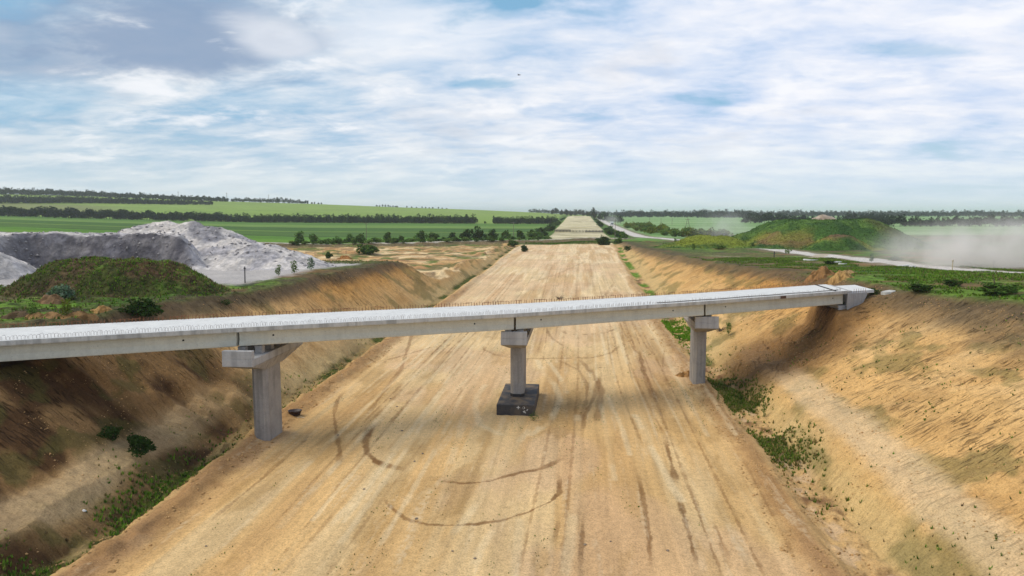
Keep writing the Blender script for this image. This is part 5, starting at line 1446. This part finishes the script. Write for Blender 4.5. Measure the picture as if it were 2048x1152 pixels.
# bird
d = unray(1038, 150); P = np.array([0, 0, CAMZ]) + d / np.linalg.norm(d) * 110
o = empty("bird", tuple(P), radians(60)); tag(o, "small dark bird gliding high in the bright sky", "bird")
m = MB(); m.loft([[(r_ * cos(2 * pi * k / 8), yy, r_ * .9 * sin(2 * pi * k / 8)) for k in range(8)] for yy, r_ in ((-.24, .015), (-.16, .05), (-.02, .075), (.12, .05), (.2, .045), (.26, .01))]); bd = m.build("body", M_BITUMEN, o, True)
for s in (-1, 1):
    m = MB(); m.prism([(0, .08, .02), (s * .22, .12, .10), (s * .5, .0, .06), (s * .24, -.04, .09), (0, -.08, .02)], [(0, .08, .035), (s * .22, .12, .112), (s * .5, .0, .066), (s * .24, -.04, .102), (0, -.08, .035)]); m.build("wing", M_BITUMEN, o)
m = MB(); m.prism([(-.02, -.2, 0), (.02, -.2, 0), (.07, -.36, 0), (-.07, -.36, 0)], [(-.02, -.2, .012), (.02, -.2, .012), (.07, -.36, .012), (-.07, -.36, .012)]); m.build("tail", M_BITUMEN, o)

# ------------------------------------------------------------------ dust and haze
def dust(name, label, ctr, size, dens, rz=0.0, nscale=.12, col=(.995, .985, .975), lo=.38):
    import bmesh
    bm = bmesh.new(); bmesh.ops.create_icosphere(bm, subdivisions=4, radius=1.0)
    me = bpy.data.meshes.new(name); bm.to_mesh(me); bm.free()
    m, nt, out = new_mat(name); b = NB(nt)
    tc = b.n("ShaderNodeTexCoord").outputs["Object"]; pos = b.n("ShaderNodeNewGeometry").outputs["Position"]
    rad = b.vmath("LENGTH", tc)
    fall = b.ramp(rad, .15, 1.0, 1.0, 0.0)
    nz = b.noise(pos, nscale, 5, .6, .4)
    dn = b.math("MULTIPLY", b.math("MULTIPLY", fall, b.ramp(nz, lo, .66)), dens)
    pv = b.n("ShaderNodeVolumePrincipled"); pv.inputs["Color"].default_value = c4(col); b.link(dn, pv.inputs["Density"]); pv.inputs["Anisotropy"].default_value = .0
    b.link(pv.outputs[0], out.inputs["Volume"])
    me.materials.append(m)
    o = bpy.data.objects.new(name, me); COL.objects.link(o); o.location = ctr; o.scale = size; o.rotation_euler = (0, 0, rz)
    return tag(o, label, "dust cloud")
dx_, dy_ = polar(2010, 128)
dust("dust_cloud", "big pale dust cloud blowing over the gravel road at the right edge", (dx_, dy_, 8.6), (29, 17, 8.2), .22, radians(8), .16, col=(.975, .935, .89), lo=.34)
dx_, dy_ = polar(1452, 330)
dust("dust_cloud", "thin dust cloud drifting behind the left end of the green mound", (dx_, dy_, 9), (20, 14, 10), .045, 0, .07)
dust("dust_cloud", "faint dust cloud trailing behind the white truck", (38, 830, 6), (14, 55, 9), .014, 0, .04)

m, nt, out = new_mat("haze"); b = NB(nt)
pv = b.n("ShaderNodeVolumePrincipled"); pv.inputs["Color"].default_value = (.90, .95, 1.0, 1); pv.inputs["Density"].default_value = .00010; pv.inputs["Anisotropy"].default_value = .1
b.link(pv.outputs[0], out.inputs["Volume"])
hb = MB(); hb.box(-68000, 68000, -400, 30000, -4.0, 110.0)
o = hb.build("haze", m); tag(o, kind="stuff")

# ------------------------------------------------------------------ light and sky
SUN_EL, SUN_AZ = radians(52), radians(-98)       # azimuth from +Y towards +X
sd = np.array([sin(SUN_AZ) * cos(SUN_EL), cos(SUN_AZ) * cos(SUN_EL), sin(SUN_EL)])
sl = bpy.data.lights.new("sun", "SUN"); sl.energy = 1.5; sl.angle = radians(48); sl.color = (1.0, .92, .78)
so = bpy.data.objects.new("sun", sl); COL.objects.link(so); so.location = (-40, 0, 120)
from mathutils import Vector
so.rotation_euler = Vector(tuple(sd)).to_track_quat("Z", "Y").to_euler()

w = bpy.data.worlds.new("World"); scene.world = w; w.use_nodes = True
nt = w.node_tree; nt.nodes.clear(); b = NB(nt)
out = b.n("ShaderNodeOutputWorld"); bg = b.n("ShaderNodeBackground")
sky = b.n("ShaderNodeTexSky", sky_type="NISHITA"); sky.sun_disc = False; sky.sun_elevation = SUN_EL; sky.sun_rotation = SUN_AZ; sky.air_density = 1.0; sky.dust_density = .6
dirv = b.n("ShaderNodeTexCoord").outputs["Generated"]
sx = b.n("ShaderNodeSeparateXYZ"); b.link(dirv, sx.inputs[0])
dz = b.math("MAXIMUM", sx.outputs[2], 0.0)
den = b.math("ADD", dz, .17)
cx = b.math("DIVIDE", sx.outputs[0], den); cy = b.math("DIVIDE", sx.outputs[1], den)
cv = b.n("ShaderNodeCombineXYZ"); b.link(cx, cv.inputs[0]); b.link(cy, cv.inputs[1]); cv.inputs[2].default_value = 3.7
p0 = cv.outputs[0]
n_big = b.noise(b.mul(p0, (1.1, 1.2, 1)), 1.0, 6, .55, .25)
n_mid = b.noise(b.mul(p0, (2.7, 3.4, 1)), 1.0, 9, .60, .25)
n_wisp = b.noise(b.mul(p0, (4.5, 8.0, 1)), 1.0, 7, .58, .5)
comb = b.math("ADD", b.math("MULTIPLY", n_big, .55), b.math("ADD", b.math("MULTIPLY", n_mid, .32), b.math("MULTIPLY", n_wisp, .13)))
# the dark cloud bank on the left, the bright rim beside it
def blob(px, py, rx, ry):
    d = unray(px, py); d = d / np.linalg.norm(d)
    q = (d[0] / (max(d[2], 0) + .17), d[1] / (max(d[2], 0) + .17))
    e = b.vmath("LENGTH", b.mul(b.vmath("SUBTRACT", p0, (q[0], q[1], 3.7)), (1 / rx, 1 / ry, 0)))
    return b.ramp(b.math("ADD", e, b.math("MULTIPLY", b.math("SUBTRACT", n_mid, .5), 1.9)), .35, 1.15, 1.0, 0.0)
cover = b.ramp(comb, .31, .45)
gap = b.math("MAXIMUM", blob(965, 165, .16, .09), b.math("MAXIMUM", blob(1035, 3, .10, .05), b.math("MULTIPLY", blob(1830, 100, .22, .07), .55)))
gap = b.math("MAXIMUM", gap, b.math("MULTIPLY", blob(90, 190, .42, .26), .5))
gap = b.math("MAXIMUM", gap, b.math("MULTIPLY", blob(560, 205, .46, .2), .3))
cover = b.math("SUBTRACT", cover, b.math("MULTIPLY", gap, .75), True)
dark = b.math("MAXIMUM", blob(340, 85, .58, .42), b.math("MULTIPLY", blob(90, 110, .45, .4), .75))
dark = b.math("MAXIMUM", dark, b.math("MULTIPLY", b.ramp(n_big, .52, .70), .35))
brt = b.math("MAXIMUM", b.math("MULTIPLY", blob(548, 80, .16, .22), .6), b.math("MULTIPLY", blob(820, 70, .36, .26), .55))
brt = b.math("MAXIMUM", brt, b.math("MULTIPLY", b.ramp(n_mid, .54, .70), .7))
side = b.ramp(b.math("DIVIDE", sx.outputs[0], b.math("MAXIMUM", sx.outputs[1], .01)), -.75, .35)   # left is bluer and deeper
white = b.mix(side, c4(lin(232, 237, 242)), c4(lin(248, 248, 253)))
grey = b.mix(side, c4(lin(144, 184, 214)), c4(lin(192, 212, 242)))
tone = b.ramp(b.math("ADD", b.math("MULTIPLY", n_big, .40), b.math("ADD", b.math("MULTIPLY", n_mid, .38), b.math("MULTIPLY", n_wisp, .22))), .37, .61)
cl = b.mix(tone, grey, white)
cl = b.mix(b.math("MULTIPLY", dark, .9), cl, c4(lin(138, 160, 190)))
cl = b.mix(b.math("MULTIPLY", brt, .9), cl, c4(lin(250, 251, 255)))
clear0 = b.vmath("SCALE", sky.outputs[0]); clear0.node.inputs["Scale"].default_value = .11
clear = b.mix(.7, clear0, c4(lin(128, 186, 222)))
skyc = b.mix(cover, clear, cl)
# pale band low over the land
hzn = b.ramp(dz, 0.0, .13, 1.0, 0.0)
skyc = b.mix(b.math("MULTIPLY", hzn, .72), skyc, b.mix(side, c4(lin(226, 235, 238)), c4(lin(220, 234, 242))))
# unseen sky overhead, greyed on purpose so the sun gives more contrast
skyc = b.mix(b.ramp(dz, .30, .65, 0, .85), skyc, c4(lin(150, 172, 204)))
sc_ = b.vmath("SCALE", skyc); sc_.node.inputs["Scale"].default_value = 10.0 / 1.74
b.link(sc_, bg.inputs[0]); bg.inputs[1].default_value = .1
b.link(bg.outputs[0], out.inputs[0])

vs = scene.view_settings
vs.view_transform = "Standard"; vs.look = "None"; vs.exposure = 0.86; vs.gamma = 1.0
scene.cycles.volume_max_steps = 256
scene.cycles.max_bounces = 6
scene.cycles.volume_bounces = 6
